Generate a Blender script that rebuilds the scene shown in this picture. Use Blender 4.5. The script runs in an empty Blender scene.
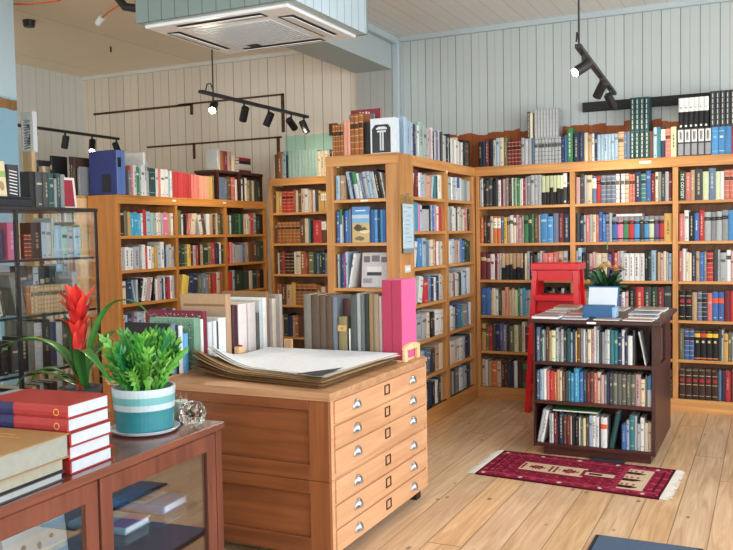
import bpy, math, random
from mathutils import Vector, Matrix, Euler
SC = bpy.context.scene
COLL = SC.collection
PI = math.pi

def lin(c):
    out = []
    for v in c[:3]:
        v = v / 255.0
        out.append(v / 12.92 if v <= 0.04045 else ((v + 0.055) / 1.055) ** 2.4)
    return (out[0], out[1], out[2], 1.0)

# ------------------------------------------------------------------ materials
def new_mat(name):
    m = bpy.data.materials.new(name)
    m.use_nodes = True
    nt = m.node_tree
    b = nt.nodes['Principled BSDF']
    return m, nt, b

def simple(name, rgb, rough=0.6, metal=0.0, spec=0.5, emit=None, estr=0.0, coat=0.0):
    m, nt, b = new_mat(name)
    b.inputs['Base Color'].default_value = lin(rgb)
    b.inputs['Roughness'].default_value = rough
    b.inputs['Metallic'].default_value = metal
    b.inputs['Specular IOR Level'].default_value = spec
    b.inputs['Coat Weight'].default_value = coat
    if emit:
        b.inputs['Emission Color'].default_value = lin(emit)
        b.inputs['Emission Strength'].default_value = estr
    # fine procedural unevenness
    n = nt.nodes.new('ShaderNodeTexNoise'); n.inputs['Scale'].default_value = 60
    bp = nt.nodes.new('ShaderNodeBump'); bp.inputs['Strength'].default_value = 0.04; bp.inputs['Distance'].default_value = 0.004
    nt.links.new(n.outputs['Fac'], bp.inputs['Height']); nt.links.new(bp.outputs['Normal'], b.inputs['Normal'])
    return m

class NT:
    def __init__(s, nt): s.nt = nt
    def n(s, t, **kw):
        x = s.nt.nodes.new(t)
        for k, v in kw.items(): setattr(x, k, v)
        return x
    def l(s, a, b): s.nt.links.new(a, b)
    def math(s, op, a, b=None, c=None):
        x = s.n('ShaderNodeMath', operation=op)
        for i, v in enumerate((a, b, c)):
            if v is None: continue
            if isinstance(v, (int, float)): x.inputs[i].default_value = v
            else: s.l(v, x.inputs[i])
        return x.outputs[0]
    def mix(s, fac, a, b, blend='MIX'):
        x = s.n('ShaderNodeMix', data_type='RGBA', blend_type=blend)
        for i, v in ((0, fac), (6, a), (7, b)):
            if isinstance(v, (int, float)): x.inputs[i].default_value = v
            elif isinstance(v, tuple): x.inputs[i].default_value = v
            else: s.l(v, x.inputs[i])
        return x.outputs[2]

def wood(name, c1, c2, axis='z', rough=0.45, scale=1.0, spec=0.4, coat=0.0):
    m, nt, b = new_mat(name); t = NT(nt)
    tc = t.n('ShaderNodeTexCoord'); mp = t.n('ShaderNodeMapping')
    st = {'x': (1.5, 22, 22), 'y': (22, 1.5, 22), 'z': (22, 22, 1.5)}[axis]
    mp.inputs['Scale'].default_value = tuple(v * scale for v in st)
    t.l(tc.outputs['Object'], mp.inputs['Vector'])
    n1 = t.n('ShaderNodeTexNoise'); n1.inputs['Scale'].default_value = 1.0; n1.inputs['Detail'].default_value = 5; n1.inputs['Distortion'].default_value = 0.8
    t.l(mp.outputs[0], n1.inputs['Vector'])
    n2 = t.n('ShaderNodeTexNoise'); n2.inputs['Scale'].default_value = 2.2; n2.inputs['Detail'].default_value = 2
    t.l(tc.outputs['Object'], n2.inputs['Vector'])
    r = t.n('ShaderNodeValToRGB')
    r.color_ramp.elements[0].position = 0.3; r.color_ramp.elements[1].position = 0.72
    r.color_ramp.elements[0].color = lin(c1); r.color_ramp.elements[1].color = lin(c2)
    f = t.math('ADD', t.math('MULTIPLY', n1.outputs['Fac'], 0.75), t.math('MULTIPLY', n2.outputs['Fac'], 0.25))
    t.l(f, r.inputs['Fac']); t.l(r.outputs[0], b.inputs['Base Color'])
    b.inputs['Roughness'].default_value = rough; b.inputs['Specular IOR Level'].default_value = spec
    b.inputs['Coat Weight'].default_value = coat; b.inputs['Coat Roughness'].default_value = 0.15
    bp = t.n('ShaderNodeBump'); bp.inputs['Strength'].default_value = 0.12; bp.inputs['Distance'].default_value = 0.003
    t.l(n1.outputs['Fac'], bp.inputs['Height']); t.l(bp.outputs[0], b.inputs['Normal'])
    return m

def floor_mat():
    m, nt, b = new_mat('pine_floorboards'); t = NT(nt)
    tc = t.n('ShaderNodeTexCoord'); sp = t.n('ShaderNodeSeparateXYZ'); t.l(tc.outputs['Object'], sp.inputs[0])
    x, y = sp.outputs[0], sp.outputs[1]
    W = 0.165
    u = t.math('DIVIDE', t.math('ADD', x, 20.04), W); idx = t.math('FLOOR', u); fr = t.math('FRACT', u)
    wn = t.n('ShaderNodeTexWhiteNoise', noise_dimensions='1D'); t.l(idx, wn.inputs['W'])
    v = t.math('DIVIDE', t.math('ADD', y, t.math('ADD', 20.0, t.math('MULTIPLY', wn.outputs['Value'], 3.1))), 2.9)
    vi = t.math('FLOOR', v); vf = t.math('FRACT', v)
    wn2 = t.n('ShaderNodeTexWhiteNoise', noise_dimensions='2D')
    cb = t.n('ShaderNodeCombineXYZ'); t.l(idx, cb.inputs[0]); t.l(vi, cb.inputs[1]); t.l(cb.outputs[0], wn2.inputs['Vector'])
    mp = t.n('ShaderNodeMapping'); mp.inputs['Scale'].default_value = (26, 1.6, 1)
    of = t.n('ShaderNodeCombineXYZ'); t.l(t.math('MULTIPLY', wn2.outputs['Value'], 37.0), of.inputs[1])
    t.l(of.outputs[0], mp.inputs['Location']); t.l(tc.outputs['Object'], mp.inputs['Vector'])
    g = t.n('ShaderNodeTexNoise'); g.inputs['Scale'].default_value = 1; g.inputs['Detail'].default_value = 6; g.inputs['Distortion'].default_value = 1.2
    t.l(mp.outputs[0], g.inputs['Vector'])
    r = t.n('ShaderNodeValToRGB'); r.color_ramp.elements[0].position = 0.3; r.color_ramp.elements[1].position = 0.75
    r.color_ramp.elements[0].color = lin((184, 146, 106)); r.color_ramp.elements[1].color = lin((222, 190, 150))
    t.l(g.outputs['Fac'], r.inputs['Fac'])
    tone = t.math('ADD', 0.89, t.math('MULTIPLY', wn2.outputs['Value'], 0.2))
    hs = t.n('ShaderNodeHueSaturation'); t.l(r.outputs[0], hs.inputs['Color']); t.l(tone, hs.inputs['Value'])
    t.l(t.math('ADD', 0.88, t.math('MULTIPLY', wn.outputs['Value'], 0.18)), hs.inputs['Saturation'])
    # knots
    mk = t.n('ShaderNodeMapping'); mk.inputs['Scale'].default_value = (8.5, 4.6, 1); t.l(tc.outputs['Object'], mk.inputs['Vector'])
    vo = t.n('ShaderNodeTexVoronoi'); vo.inputs['Scale'].default_value = 1.0; vo.inputs['Randomness'].default_value = 1; t.l(mk.outputs[0], vo.inputs['Vector'])
    kn = t.n('ShaderNodeValToRGB'); kn.color_ramp.elements[0].position = 0.05; kn.color_ramp.elements[1].position = 0.12
    kn.color_ramp.elements[0].color = (1, 1, 1, 1); kn.color_ramp.elements[1].color = (0, 0, 0, 1); t.l(vo.outputs['Distance'], kn.inputs['Fac'])
    col = t.mix(t.math('MULTIPLY', kn.outputs[0], 0.75), hs.outputs[0], lin((92, 52, 28)))
    seam = t.math('ADD', t.math('LESS_THAN', fr, 0.028), t.math('LESS_THAN', vf, 0.0022)); seam = t.math('MINIMUM', seam, 1.0)
    col = t.mix(t.math('MULTIPLY', seam, 0.7), col, lin((84, 56, 36)))
    # worn, scuffed patches
    sc = t.n('ShaderNodeTexNoise'); sc.inputs['Scale'].default_value = 2.6; sc.inputs['Detail'].default_value = 8; sc.inputs['Roughness'].default_value = 0.7
    t.l(tc.outputs['Object'], sc.inputs['Vector'])
    sr = t.n('ShaderNodeValToRGB'); sr.color_ramp.elements[0].position = 0.52; sr.color_ramp.elements[1].position = 0.75; t.l(sc.outputs['Fac'], sr.inputs['Fac'])
    col = t.mix(t.math('MULTIPLY', sr.outputs[0], 0.2), col, lin((150, 118, 84)))
    t.l(col, b.inputs['Base Color'])
    b.inputs['Roughness'].default_value = 0.42
    bp = t.n('ShaderNodeBump'); bp.inputs['Strength'].default_value = 0.25; bp.inputs['Distance'].default_value = 0.004
    t.l(t.math('SUBTRACT', t.math('MULTIPLY', g.outputs['Fac'], 0.2), seam), bp.inputs['Height']); t.l(bp.outputs[0], b.inputs['Normal'])
    return m

def boards(name, paint, groove, along='x', pitch=0.14, raw=None, raw_z=(0, 0), zdir='z', gd=0.75, half=0.35, noise=0.07, patch=None, offs=10.0):
    """painted matchboarding: grooves every pitch with a shallower bead between; raw = bare wood below a ragged paint line"""
    m, nt, b = new_mat(name); t = NT(nt)
    tc = t.n('ShaderNodeTexCoord'); sp = t.n('ShaderNodeSeparateXYZ'); t.l(tc.outputs['Object'], sp.inputs[0])
    A = {'x': 0, 'y': 1, 'z': 2}
    x = sp.outputs[A[along]]; z = sp.outputs[2]
    u = t.math('DIVIDE', t.math('ADD', x, offs), pitch); idx = t.math('FLOOR', u); fr = t.math('FRACT', u)
    g1 = t.math('LESS_THAN', fr, 0.006 / pitch)
    g2 = t.math('LESS_THAN', t.math('ABSOLUTE', t.math('SUBTRACT', fr, 0.5)), 0.003 / pitch)
    gr = t.math('MAXIMUM', g1, t.math('MULTIPLY', g2, half))
    wn = t.n('ShaderNodeTexWhiteNoise', noise_dimensions='1D'); t.l(idx, wn.inputs['W'])
    ns = t.n('ShaderNodeTexNoise'); ns.inputs['Scale'].default_value = 3.0; ns.inputs['Detail'].default_value = 6; t.l(tc.outputs['Object'], ns.inputs['Vector'])
    val = t.math('ADD', 1.0 - noise, t.math('MULTIPLY', t.math('ADD', wn.outputs['Value'], ns.outputs['Fac']), noise))
    hs = t.n('ShaderNodeHueSaturation'); hs.inputs['Color'].default_value = lin(paint); t.l(val, hs.inputs['Value'])
    col = hs.outputs[0]
    n2 = t.n('ShaderNodeTexNoise'); n2.inputs['Scale'].default_value = 9; n2.inputs['Detail'].default_value = 3; t.l(tc.outputs['Object'], n2.inputs['Vector'])
    jag = t.math('ADD', t.math('MULTIPLY', t.math('SUBTRACT', n2.outputs['Fac'], 0.5), 0.06), t.math('MULTIPLY', wn.outputs['Value'], 0.035))
    zz = t.math('ADD', z, jag)
    if patch:   # a leftover area of an older paint colour: (x0, x1, ztop, rgb)
        px = t.math('MULTIPLY', t.math('GREATER_THAN', x, patch[0]), t.math('LESS_THAN', x, patch[1]))
        pm = t.math('MULTIPLY', px, t.math('LESS_THAN', zz, patch[2]))
        col = t.mix(pm, col, lin(patch[3]))
    if raw:
        rw = t.n('ShaderNodeTexNoise'); rw.inputs['Scale'].default_value = 1.0
        mp = t.n('ShaderNodeMapping'); mp.inputs['Scale'].default_value = (20, 20, 2); t.l(tc.outputs['Object'], mp.inputs['Vector']); t.l(mp.outputs[0], rw.inputs['Vector'])
        rr = t.n('ShaderNodeValToRGB'); rr.color_ramp.elements[0].color = lin(raw[0]); rr.color_ramp.elements[1].color = lin(raw[1]); t.l(rw.outputs['Fac'], rr.inputs['Fac'])
        rm = t.math('MULTIPLY', t.math('LESS_THAN', zz, raw_z[1]), t.math('GREATER_THAN', zz, raw_z[0]))
        col = t.mix(rm, col, rr.outputs[0])
    col = t.mix(t.math('MULTIPLY', gr, gd), col, lin(groove))
    t.l(col, b.inputs['Base Color']); b.inputs['Roughness'].default_value = 0.6; b.inputs['Specular IOR Level'].default_value = 0.3
    bp = t.n('ShaderNodeBump'); bp.inputs['Strength'].default_value = 0.4; bp.inputs['Distance'].default_value = 0.004
    t.l(t.math('SUBTRACT', t.math('MULTIPLY', ns.outputs['Fac'], 0.15), gr), bp.inputs['Height']); t.l(bp.outputs[0], b.inputs['Normal'])
    return m

def attr_mat(name, rough=0.6, spec=0.35, weave=0.06):
    m, nt, b = new_mat(name); t = NT(nt)
    a = t.n('ShaderNodeVertexColor'); a.layer_name = 'Col'
    tc = t.n('ShaderNodeTexCoord'); n = t.n('ShaderNodeTexNoise'); n.inputs['Scale'].default_value = 40; n.inputs['Detail'].default_value = 4; t.l(tc.outputs['Object'], n.inputs['Vector'])
    hs = t.n('ShaderNodeHueSaturation'); t.l(a.outputs['Color'], hs.inputs['Color'])
    t.l(t.math('ADD', 0.86, t.math('MULTIPLY', n.outputs['Fac'], 0.28)), hs.inputs['Value'])
    t.l(hs.outputs[0], b.inputs['Base Color'])
    b.inputs['Roughness'].default_value = rough; b.inputs['Specular IOR Level'].default_value = spec
    bp = t.n('ShaderNodeBump'); bp.inputs['Strength'].default_value = weave; bp.inputs['Distance'].default_value = 0.002
    t.l(n.outputs['Fac'], bp.inputs['Height']); t.l(bp.outputs[0], b.inputs['Normal'])
    return m

def paper_mat(name, rgb, rgb2):
    m, nt, b = new_mat(name); t = NT(nt)
    tc = t.n('ShaderNodeTexCoord'); mp = t.n('ShaderNodeMapping'); mp.inputs['Scale'].default_value = (30, 30, 500); t.l(tc.outputs['Object'], mp.inputs['Vector'])
    n = t.n('ShaderNodeTexNoise'); n.inputs['Scale'].default_value = 1; t.l(mp.outputs[0], n.inputs['Vector'])
    t.l(t.mix(n.outputs['Fac'], lin(rgb), lin(rgb2)), b.inputs['Base Color']); b.inputs['Roughness'].default_value = 0.8
    return m

def glass_mat(name, refl=0.12, tint=(251, 253, 253), rough=0.01, fres=0.15):
    m = bpy.data.materials.new(name); m.use_nodes = True; nt = m.node_tree; t = NT(nt)
    nt.nodes.remove(nt.nodes['Principled BSDF']); out = nt.nodes['Material Output']
    tr = t.n('ShaderNodeBsdfTransparent'); tr.inputs[0].default_value = lin(tint)
    gl = t.n('ShaderNodeBsdfGlossy'); gl.inputs['Roughness'].default_value = rough; gl.inputs[0].default_value = (1, 1, 1, 1)
    lw = t.n('ShaderNodeLayerWeight'); lw.inputs['Blend'].default_value = 0.3
    f = t.math('MINIMUM', t.math('ADD', refl, t.math('MULTIPLY', lw.outputs['Fresnel'], fres)), 0.9)
    mx = t.n('ShaderNodeMixShader'); t.l(f, mx.inputs[0]); t.l(tr.outputs[0], mx.inputs[1]); t.l(gl.outputs[0], mx.inputs[2])
    t.l(mx.outputs[0], out.inputs['Surface'])
    return m

def emit_mat(name, rgb, s):
    m = bpy.data.materials.new(name); m.use_nodes = True; nt = m.node_tree
    nt.nodes.remove(nt.nodes['Principled BSDF'])
    e = nt.nodes.new('ShaderNodeEmission'); e.inputs[0].default_value = lin(rgb); e.inputs[1].default_value = s
    nt.links.new(e.outputs[0], nt.nodes['Material Output'].inputs['Surface'])
    return m

M = {}
M['case'] = wood('honey_pine', (160, 108, 58), (214, 158, 96), 'z', 0.42)
M['case_h'] = wood('honey_pine_shelf', (172, 118, 62), (222, 166, 102), 'x', 0.42)
M['case_y'] = wood('honey_pine_side_shelf', (172, 118, 62), (222, 166, 102), 'y', 0.42)
M['caseback'] = wood('pine_back_panel', (108, 70, 44), (150, 104, 68), 'z', 0.55)
M['pale'] = wood('pale_birch_ply', (214, 176, 128), (238, 206, 160), 'z', 0.5)
M['lcase'] = wood('amber_pine', (158, 100, 46), (200, 134, 66), 'z', 0.45)
M['lcase_y'] = wood('amber_pine_shelf', (176, 114, 52), (214, 152, 80), 'y', 0.45)
M['chest_end'] = wood('old_oak', (104, 58, 32), (148, 88, 50), 'x', 0.45)
M['chest_v'] = wood('old_oak_stile', (110, 62, 34), (152, 92, 52), 'z', 0.45)
M['drawer'] = wood('pale_oak_drawer', (188, 138, 100), (216, 170, 130), 'y', 0.45)
M['chest_top'] = wood('worn_oak_top', (156, 114, 80), (200, 156, 116), 'x', 0.5)
M['maho'] = wood('mahogany_table', (84, 44, 34), (126, 72, 54), 'y', 0.2, coat=0.5)
M['maho_z'] = wood('mahogany_upright', (84, 45, 35), (124, 72, 54), 'z', 0.3)
M['dark'] = wood('dark_stained_wood', (44, 20, 16), (84, 42, 32), 'x', 0.35)
M['dark_z'] = wood('dark_stained_upright', (44, 20, 16), (78, 38, 30), 'z', 0.4)
M['darkin'] = simple('cabinet_lining', (40, 28, 22), 0.8)
M['floor'] = floor_mat()
M['red'] = simple('glossy_red_paint', (204, 18, 30), 0.28)
M['black'] = simple('matt_black_metal', (22, 22, 24), 0.45)
M['blackwood'] = simple('black_timber', (20, 20, 20), 0.7)
M['white'] = simple('white_plastic', (232, 238, 240), 0.35)
M['offwhite'] = simple('off_white_panel', (206, 214, 216), 0.4)
M['grey'] = simple('grey_plastic', (150, 160, 165), 0.4)
M['chrome'] = simple('worn_nickel', (168, 172, 176), 0.3, metal=0.9)
M['brass'] = simple('brass', (170, 128, 60), 0.35, metal=0.8)
M['iron'] = simple('dark_iron', (62, 46, 32), 0.5, metal=0.5)
M['gold'] = simple('gilt', (196, 140, 60), 0.4)
M['cloth'] = attr_mat('book_cloth')
M['gloss'] = attr_mat('printed_cover', 0.3, 0.5, 0.01)
M['rug'] = attr_mat('wool_pile', 0.95, 0.1, 0.6)
M['paper'] = paper_mat('page_edges', (206, 194, 166), (236, 226, 202))
M['wpaper'] = paper_mat('white_page_edges', (232, 236, 240), (250, 252, 254))
M['card'] = simple('white_card', (240, 240, 236), 0.6)
M['mapw'] = attr_mat('map_paper', 0.7, 0.2, 0.05)
M['glass'] = glass_mat('clear_glass', 0.03)
M['doorglass'] = glass_mat('cabinet_door_glass', 0.08, (250, 252, 252), fres=.25)
M['shelfglass'] = glass_mat('glass_shelf', 0.05, (232, 244, 242))
M['mat'] = simple('blue_grey_mat', (66, 84, 108), 0.95)
M['matedge'] = simple('mat_rubber_edge', (34, 38, 46), 0.8)
M['leaf'] = attr_mat('leaf', 0.4, 0.5, 0.1)
M['ceramic'] = attr_mat('glazed_ceramic', 0.35, 0.5, 0.02)
M['saucer'] = simple('white_glaze', (206, 214, 222), 0.2)
M['soil'] = simple('potting_soil', (46, 32, 22), 0.95)
M['bulb'] = emit_mat('warm_led', (255, 236, 200), 60)
M['lens'] = emit_mat('dim_led', (255, 236, 210), 4)
M['orange'] = simple('orange_cable', (214, 96, 30), 0.5)
M['fringe'] = simple('rug_fringe', (206, 200, 190), 0.95)
M['wax'] = simple('candle_wax', (222, 226, 210), 0.5)
M['lbl'] = simple('paper_label', (236, 232, 222), 0.6)
M['acryl'] = glass_mat('acrylic', 0.03, (252, 254, 254), fres=.05)
M['thick'] = simple('moulded_glass', (232, 226, 196), 0.06, spec=0.7)
_b = M['thick'].node_tree.nodes['Principled BSDF']; _b.inputs['Transmission Weight'].default_value = 1.0; _b.inputs['IOR'].default_value = 1.45; _b.inputs['Roughness'].default_value = 0.0; _b.inputs['Base Color'].default_value = (.98, .97, .9, 1)

# ------------------------------------------------------------------ mesh building
class MB:
    def __init__(s): s.v = []; s.f = []; s.m = []; s.c = []
    def add(s, vs, fs, m=0, c=None):
        o = len(s.v); s.v += [tuple(p) for p in vs]
        for f in fs:
            s.f.append(tuple(i + o for i in f)); s.m.append(m); s.c.append(c)
        return s
    def hexa(s, p, m=0, c=None):
        return s.add(p, [(0, 3, 2, 1), (4, 5, 6, 7), (0, 1, 5, 4), (1, 2, 6, 5), (2, 3, 7, 6), (3, 0, 4, 7)], m, c)
    def box(s, x0, x1, y0, y1, z0, z1, m=0, c=None, bev=0.0):
        if x1 < x0: x0, x1 = x1, x0
        if y1 < y0: y0, y1 = y1, y0
        if z1 < z0: z0, z1 = z1, z0
        if bev > 0:
            e = min(bev, (x1 - x0) * .45, (y1 - y0) * .45, (z1 - z0) * .45)
            P = []
            for z, q in ((z0, e), (z0 + e, 0), (z1 - e, 0), (z1, e)):
                P += [(x0 + q + (0 if q else e), y0 + q, z), (x1 - q - (0 if q else e), y0 + q, z), (x1 - q, y0 + q + (0 if q else e), z), (x1 - q, y1 - q - (0 if q else e), z),
                      (x1 - q - (0 if q else e), y1 - q, z), (x0 + q + (0 if q else e), y1 - q, z), (x0 + q, y1 - q - (0 if q else e), z), (x0 + q, y0 + q + (0 if q else e), z)]
            F = [tuple(range(7, -1, -1)), tuple(range(24, 32))]
            for k in range(3):
                for i in range(8):
                    a = k * 8 + i; b2 = k * 8 + (i + 1) % 8
                    F.append((a, b2, b2 + 8, a + 8))
            return s.add(P, F, m, c)
        return s.hexa([(x0, y0, z0), (x1, y0, z0), (x1, y1, z0), (x0, y1, z0), (x0, y0, z1), (x1, y0, z1), (x1, y1, z1), (x0, y1, z1)], m, c)
    def tube(s, pts, r, n=8, m=0, c=None, caps=True):
        pts = [Vector(p) for p in pts]; rs = r if isinstance(r, (list, tuple)) else [r] * len(pts)
        base = []; prev = None
        for i, p in enumerate(pts):
            d = (pts[min(i + 1, len(pts) - 1)] - pts[max(i - 1, 0)]).normalized()
            a = prev if prev is not None else (Vector((0, 0, 1)) if abs(d.z) < 0.9 else Vector((1, 0, 0)))
            a = (a - d * a.dot(d)).normalized(); prev = a; b2 = d.cross(a)
            base.append([p + (a * math.cos(2 * PI * k / n) + b2 * math.sin(2 * PI * k / n)) * rs[i] for k in range(n)])
        V = [q for ring in base for q in ring]; F = []
        for i in range(len(pts) - 1):
            for k in range(n):
                F.append((i * n + k, i * n + (k + 1) % n, (i + 1) * n + (k + 1) % n, (i + 1) * n + k))
        if caps:
            F.append(tuple(range(n - 1, -1, -1))); F.append(tuple((len(pts) - 1) * n + k for k in range(n)))
        return s.add(V, F, m, c)
    def lathe(s, prof, cx=0, cy=0, n=28, m=0, cols=None):
        for i in range(len(prof) - 1):
            (r0, z0), (r1, z1) = prof[i], prof[i + 1]
            V = []; F = []
            for k in range(n):
                a = 2 * PI * k / n; V.append((cx + r0 * math.cos(a), cy + r0 * math.sin(a), z0))
            for k in range(n):
                a = 2 * PI * k / n; V.append((cx + r1 * math.cos(a), cy + r1 * math.sin(a), z1))
            for k in range(n): F.append((k, (k + 1) % n, n + (k + 1) % n, n + k))
            s.add(V, F, m, cols[i] if cols else None)
        return s
    def build(s, name, mats, parent=None, loc=None, local=False, smooth=False, weld=False):
        me = bpy.data.meshes.new(name)
        off = Vector((0, 0, 0))
        if loc is not None: off = Vector(loc)
        elif parent is not None and not local: off = WORLD.get(parent.name, Vector((0, 0, 0)))
        me.from_pydata([tuple(Vector(p) - off) for p in s.v] if not local else s.v, [], s.f)
        if not isinstance(mats, (list, tuple)): mats = [mats]
        for mm in mats: me.materials.append(mm)
        me.polygons.foreach_set('material_index', s.m)
        if any(c is not None for c in s.c):
            a = me.color_attributes.new('Col', 'FLOAT_COLOR', 'CORNER')
            buf = []
            for p in me.polygons:
                c = s.c[p.index] or (1, 1, 1, 1)
                for _ in range(p.loop_total): buf += list(c)
            a.data.foreach_set('color', buf)
        if smooth: me.polygons.foreach_set('use_smooth', [True] * len(me.polygons))
        if weld:
            import bmesh
            bm = bmesh.new(); bm.from_mesh(me); bmesh.ops.remove_doubles(bm, verts=bm.verts, dist=1e-5); bm.to_mesh(me); bm.free()
        me.update()
        o = bpy.data.objects.new(name, me); COLL.objects.link(o)
        if parent is not None:
            o.parent = parent
            if loc is not None: o.location = Vector(loc) - WORLD.get(parent.name, Vector((0, 0, 0))); 
            WORLD[o.name] = off if not local else WORLD.get(parent.name, Vector((0, 0, 0)))
        else:
            o.location = off if not local or loc is not None else (0, 0, 0)
            WORLD[o.name] = off
        return o
WORLD = {}

def tag(o, label, cat, group=None, kind=None):
    o['label'] = label
    if cat: o['category'] = cat
    if group: o['group'] = group
    if kind: o['kind'] = kind
    return o

def root(name, label, cat, loc=(0, 0, 0), rz=0.0, group=None):
    o = bpy.data.objects.new(name, None); COLL.objects.link(o)
    o.location = loc; o.rotation_euler = (0, 0, rz); o.empty_display_size = 0.1
    WORLD[o.name] = Vector(loc)
    return tag(o, label, cat, group)

def struct(name, mb, mats, label=None):
    o = mb.build(name, mats); o['kind'] = 'structure'
    if label: o['label'] = label
    return o
def B(*a, **k): return MB().box(*a, **k)

# ------------------------------------------------------------------ camera
F = 841.6; YAW = 0.44608; PIT = 0.048283; ROL = -0.0178185; CAMZ = 1.4
cf = Vector((-math.sin(YAW) * math.cos(PIT), math.cos(YAW) * math.cos(PIT), -math.sin(PIT)))
cr = Vector((math.cos(YAW), math.sin(YAW), 0)); cu = cr.cross(cf)
r2 = cr * math.cos(ROL) + cu * math.sin(ROL); u2 = cu * math.cos(ROL) - cr * math.sin(ROL)
cam = bpy.data.cameras.new('camera'); co = bpy.data.objects.new('camera', cam); COLL.objects.link(co)
mw = Matrix.Identity(4)
for i in range(3):
    mw[i][0] = r2[i]; mw[i][1] = u2[i]; mw[i][2] = -cf[i]
mw[2][3] = CAMZ
co.matrix_world = mw
cam.sensor_fit = 'HORIZONTAL'; cam.sensor_width = 36; cam.lens = F / 733 * 36; cam.clip_start = 0.05
SC.camera = co

# ------------------------------------------------------------------ room shell
CZ = 3.16; YB = 7.05; XL = -6.75; XR = 2.6; YF = -2.6
struct('floor', B(XL - .1, XR + .1, YF - .1, YB + .1, -0.06, 0), M['floor'], 'pale pine floorboards running away from the shop front')
M['ceil_r'] = boards('grey_white_ceiling_boards', (226, 226, 222), (150, 152, 150), 'x', 0.16, gd=0.5, half=0.3, noise=0.05)
M['ceil_l'] = boards('cream_ceiling_panels', (244, 232, 210), (130, 112, 88), 'x', 1.2, gd=0.6, half=0.0, noise=0.05)  # warm lamp light painted into the colour of the left ceiling
struct('ceiling', B(-3.05, XR + .1, YF - .1, YB + .1, CZ, CZ + .06), M['ceil_r'])
struct('ceiling_alcove', B(XL - .1, -3.05, YF - .1, YB + .1, CZ, CZ + .06), M['ceil_l'])
M['w_right'] = boards('grey_matchboard', (184, 192, 190), (62, 68, 68), 'x', 0.142, raw=((118, 60, 24), (172, 92, 40)), raw_z=(1.0, 2.27), noise=0.06)
M['w_alc'] = boards('cream_matchboard', (226, 216, 198), (74, 62, 48), 'x', 0.2, noise=0.08, patch=(-4.22, -3.45, 2.38, (170, 206, 186)))  # grey boards tinted cream for the warm lamp light; green patch is old paint
M['w_left'] = boards('pale_matchboard_side', (220, 222, 216), (110, 110, 106), 'y', 0.18, gd=0.4, noise=0.05)
M['pil'] = boards('grey_paint_pilaster', (170, 172, 166), (90, 90, 86), 'x', 0.14, gd=0.5, noise=0.04)
M['bulk'] = boards('blue_grey_boards_shaded', (116, 134, 132), (64, 74, 74), 'x', 0.095, half=0, noise=0.05)  # same paint as the side boards, darkened for the shade on the front
M['bulk_y'] = boards('blue_grey_boards_side', (176, 196, 204), (96, 112, 118), 'y', 0.095, half=0, noise=0.05)  # same paint as the front boards, lightened for the window light
M['beam'] = boards('beam_paint', (176, 188, 188), (130, 136, 134), 'z', 0.6, half=0, gd=.2, noise=0.03)
M['shopw'] = simple('white_shop_wall', (214, 214, 208), 0.7)
M['trimw'] = simple('pale_blue_trim', (176, 190, 194), 0.5)
M['batten'] = wood('dark_bare_batten', (58, 34, 20), (104, 66, 38), 'x', 0.7)
struct('wall_back', B(-3.06, XR + .1, YB, YB + .1, 0, CZ), M['w_right'])
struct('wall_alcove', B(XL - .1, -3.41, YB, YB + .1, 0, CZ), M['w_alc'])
struct('wall_pilaster', B(-3.41, -3.06, YB - .045, YB + .1, 0, CZ), M['pil'])
struct('wall_left', B(XL - .1, XL, YF, YB, 0, CZ), M['w_left'])
struct('trim_1', B(-3.06, -2.995, YB - .05, YB, 1.9, CZ, bev=.008), M['trimw'])
struct('trim_2', B(-2.99, XR, YB - .035, YB, CZ - .045, CZ), M['trimw'])
struct('trim_3', B(XL, -3.42, YB - .03, YB, CZ - .035, CZ), M['w_left'])
# right-hand shop front: wall with three tall display windows
def wall_with_holes(name, axis, at, a0, a1, holes, mat, th=.12):
    mb = MB(); cuts = sorted(holes)
    x = a0
    for (h0, h1, z0, z1) in cuts:
        seg = [(x, h0, 0, CZ), (h0, h1, 0, z0), (h0, h1, z1, CZ)]
        for s0, s1, q0, q1 in seg:
            if axis == 'x': mb.box(at, at + th, s0, s1, q0, q1)
            else: mb.box(s0, s1, at - th, at, q0, q1)
        x = h1
    if axis == 'x': mb.box(at, at + th, x, a1, 0, CZ)
    else: mb.box(x, a1, at - th, at, 0, CZ)
    return struct(name, mb, mat)
HR = [(-1.6, 0.4, .5, 2.85), (0.9, 2.9, .5, 2.85), (3.4, 5.4, .5, 2.85)]
HF = [(-5.6, -3.8, .6, 2.8), (-3.2, -1.0, .6, 2.8), (-.4, 1.9, .6, 2.8)]
wall_with_holes('wall_right', 'x', XR, YF, YB, HR, M['shopw'])
wall_with_holes('wall_front', 'y', YF, XL, XR, HF, M['shopw'])
for i, (a, b2, z0, z1) in enumerate(HR):
    mb = MB()
    for (p, q, r, s) in ((a, a + .06, z0, z1), (b2 - .06, b2, z0, z1), (a + .06, b2 - .06, z0, z0 + .06), (a + .06, b2 - .06, z1 - .06, z1), ((a + b2) / 2 - .025, (a + b2) / 2 + .025, z0 + .06, z1 - .06)):
        mb.box(XR + .03, XR + .09, p, q, r, s)
    struct('window_%d' % (i + 1), mb, M['white'])
for i, (a, b2, z0, z1) in enumerate(HF):
    mb = MB()
    for (p, q, r, s) in ((a, a + .06, z0, z1), (b2 - .06, b2, z0, z1), (a + .06, b2 - .06, z0, z0 + .06), (a + .06, b2 - .06, z1 - .06, z1), ((a + b2) / 2 - .025, (a + b2) / 2 + .025, z0 + .06, z1 - .06)):
        mb.box(p, q, YF - .09, YF - .03, r, s)
    struct('window_%d' % (i + 4), mb, M['white'])
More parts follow.
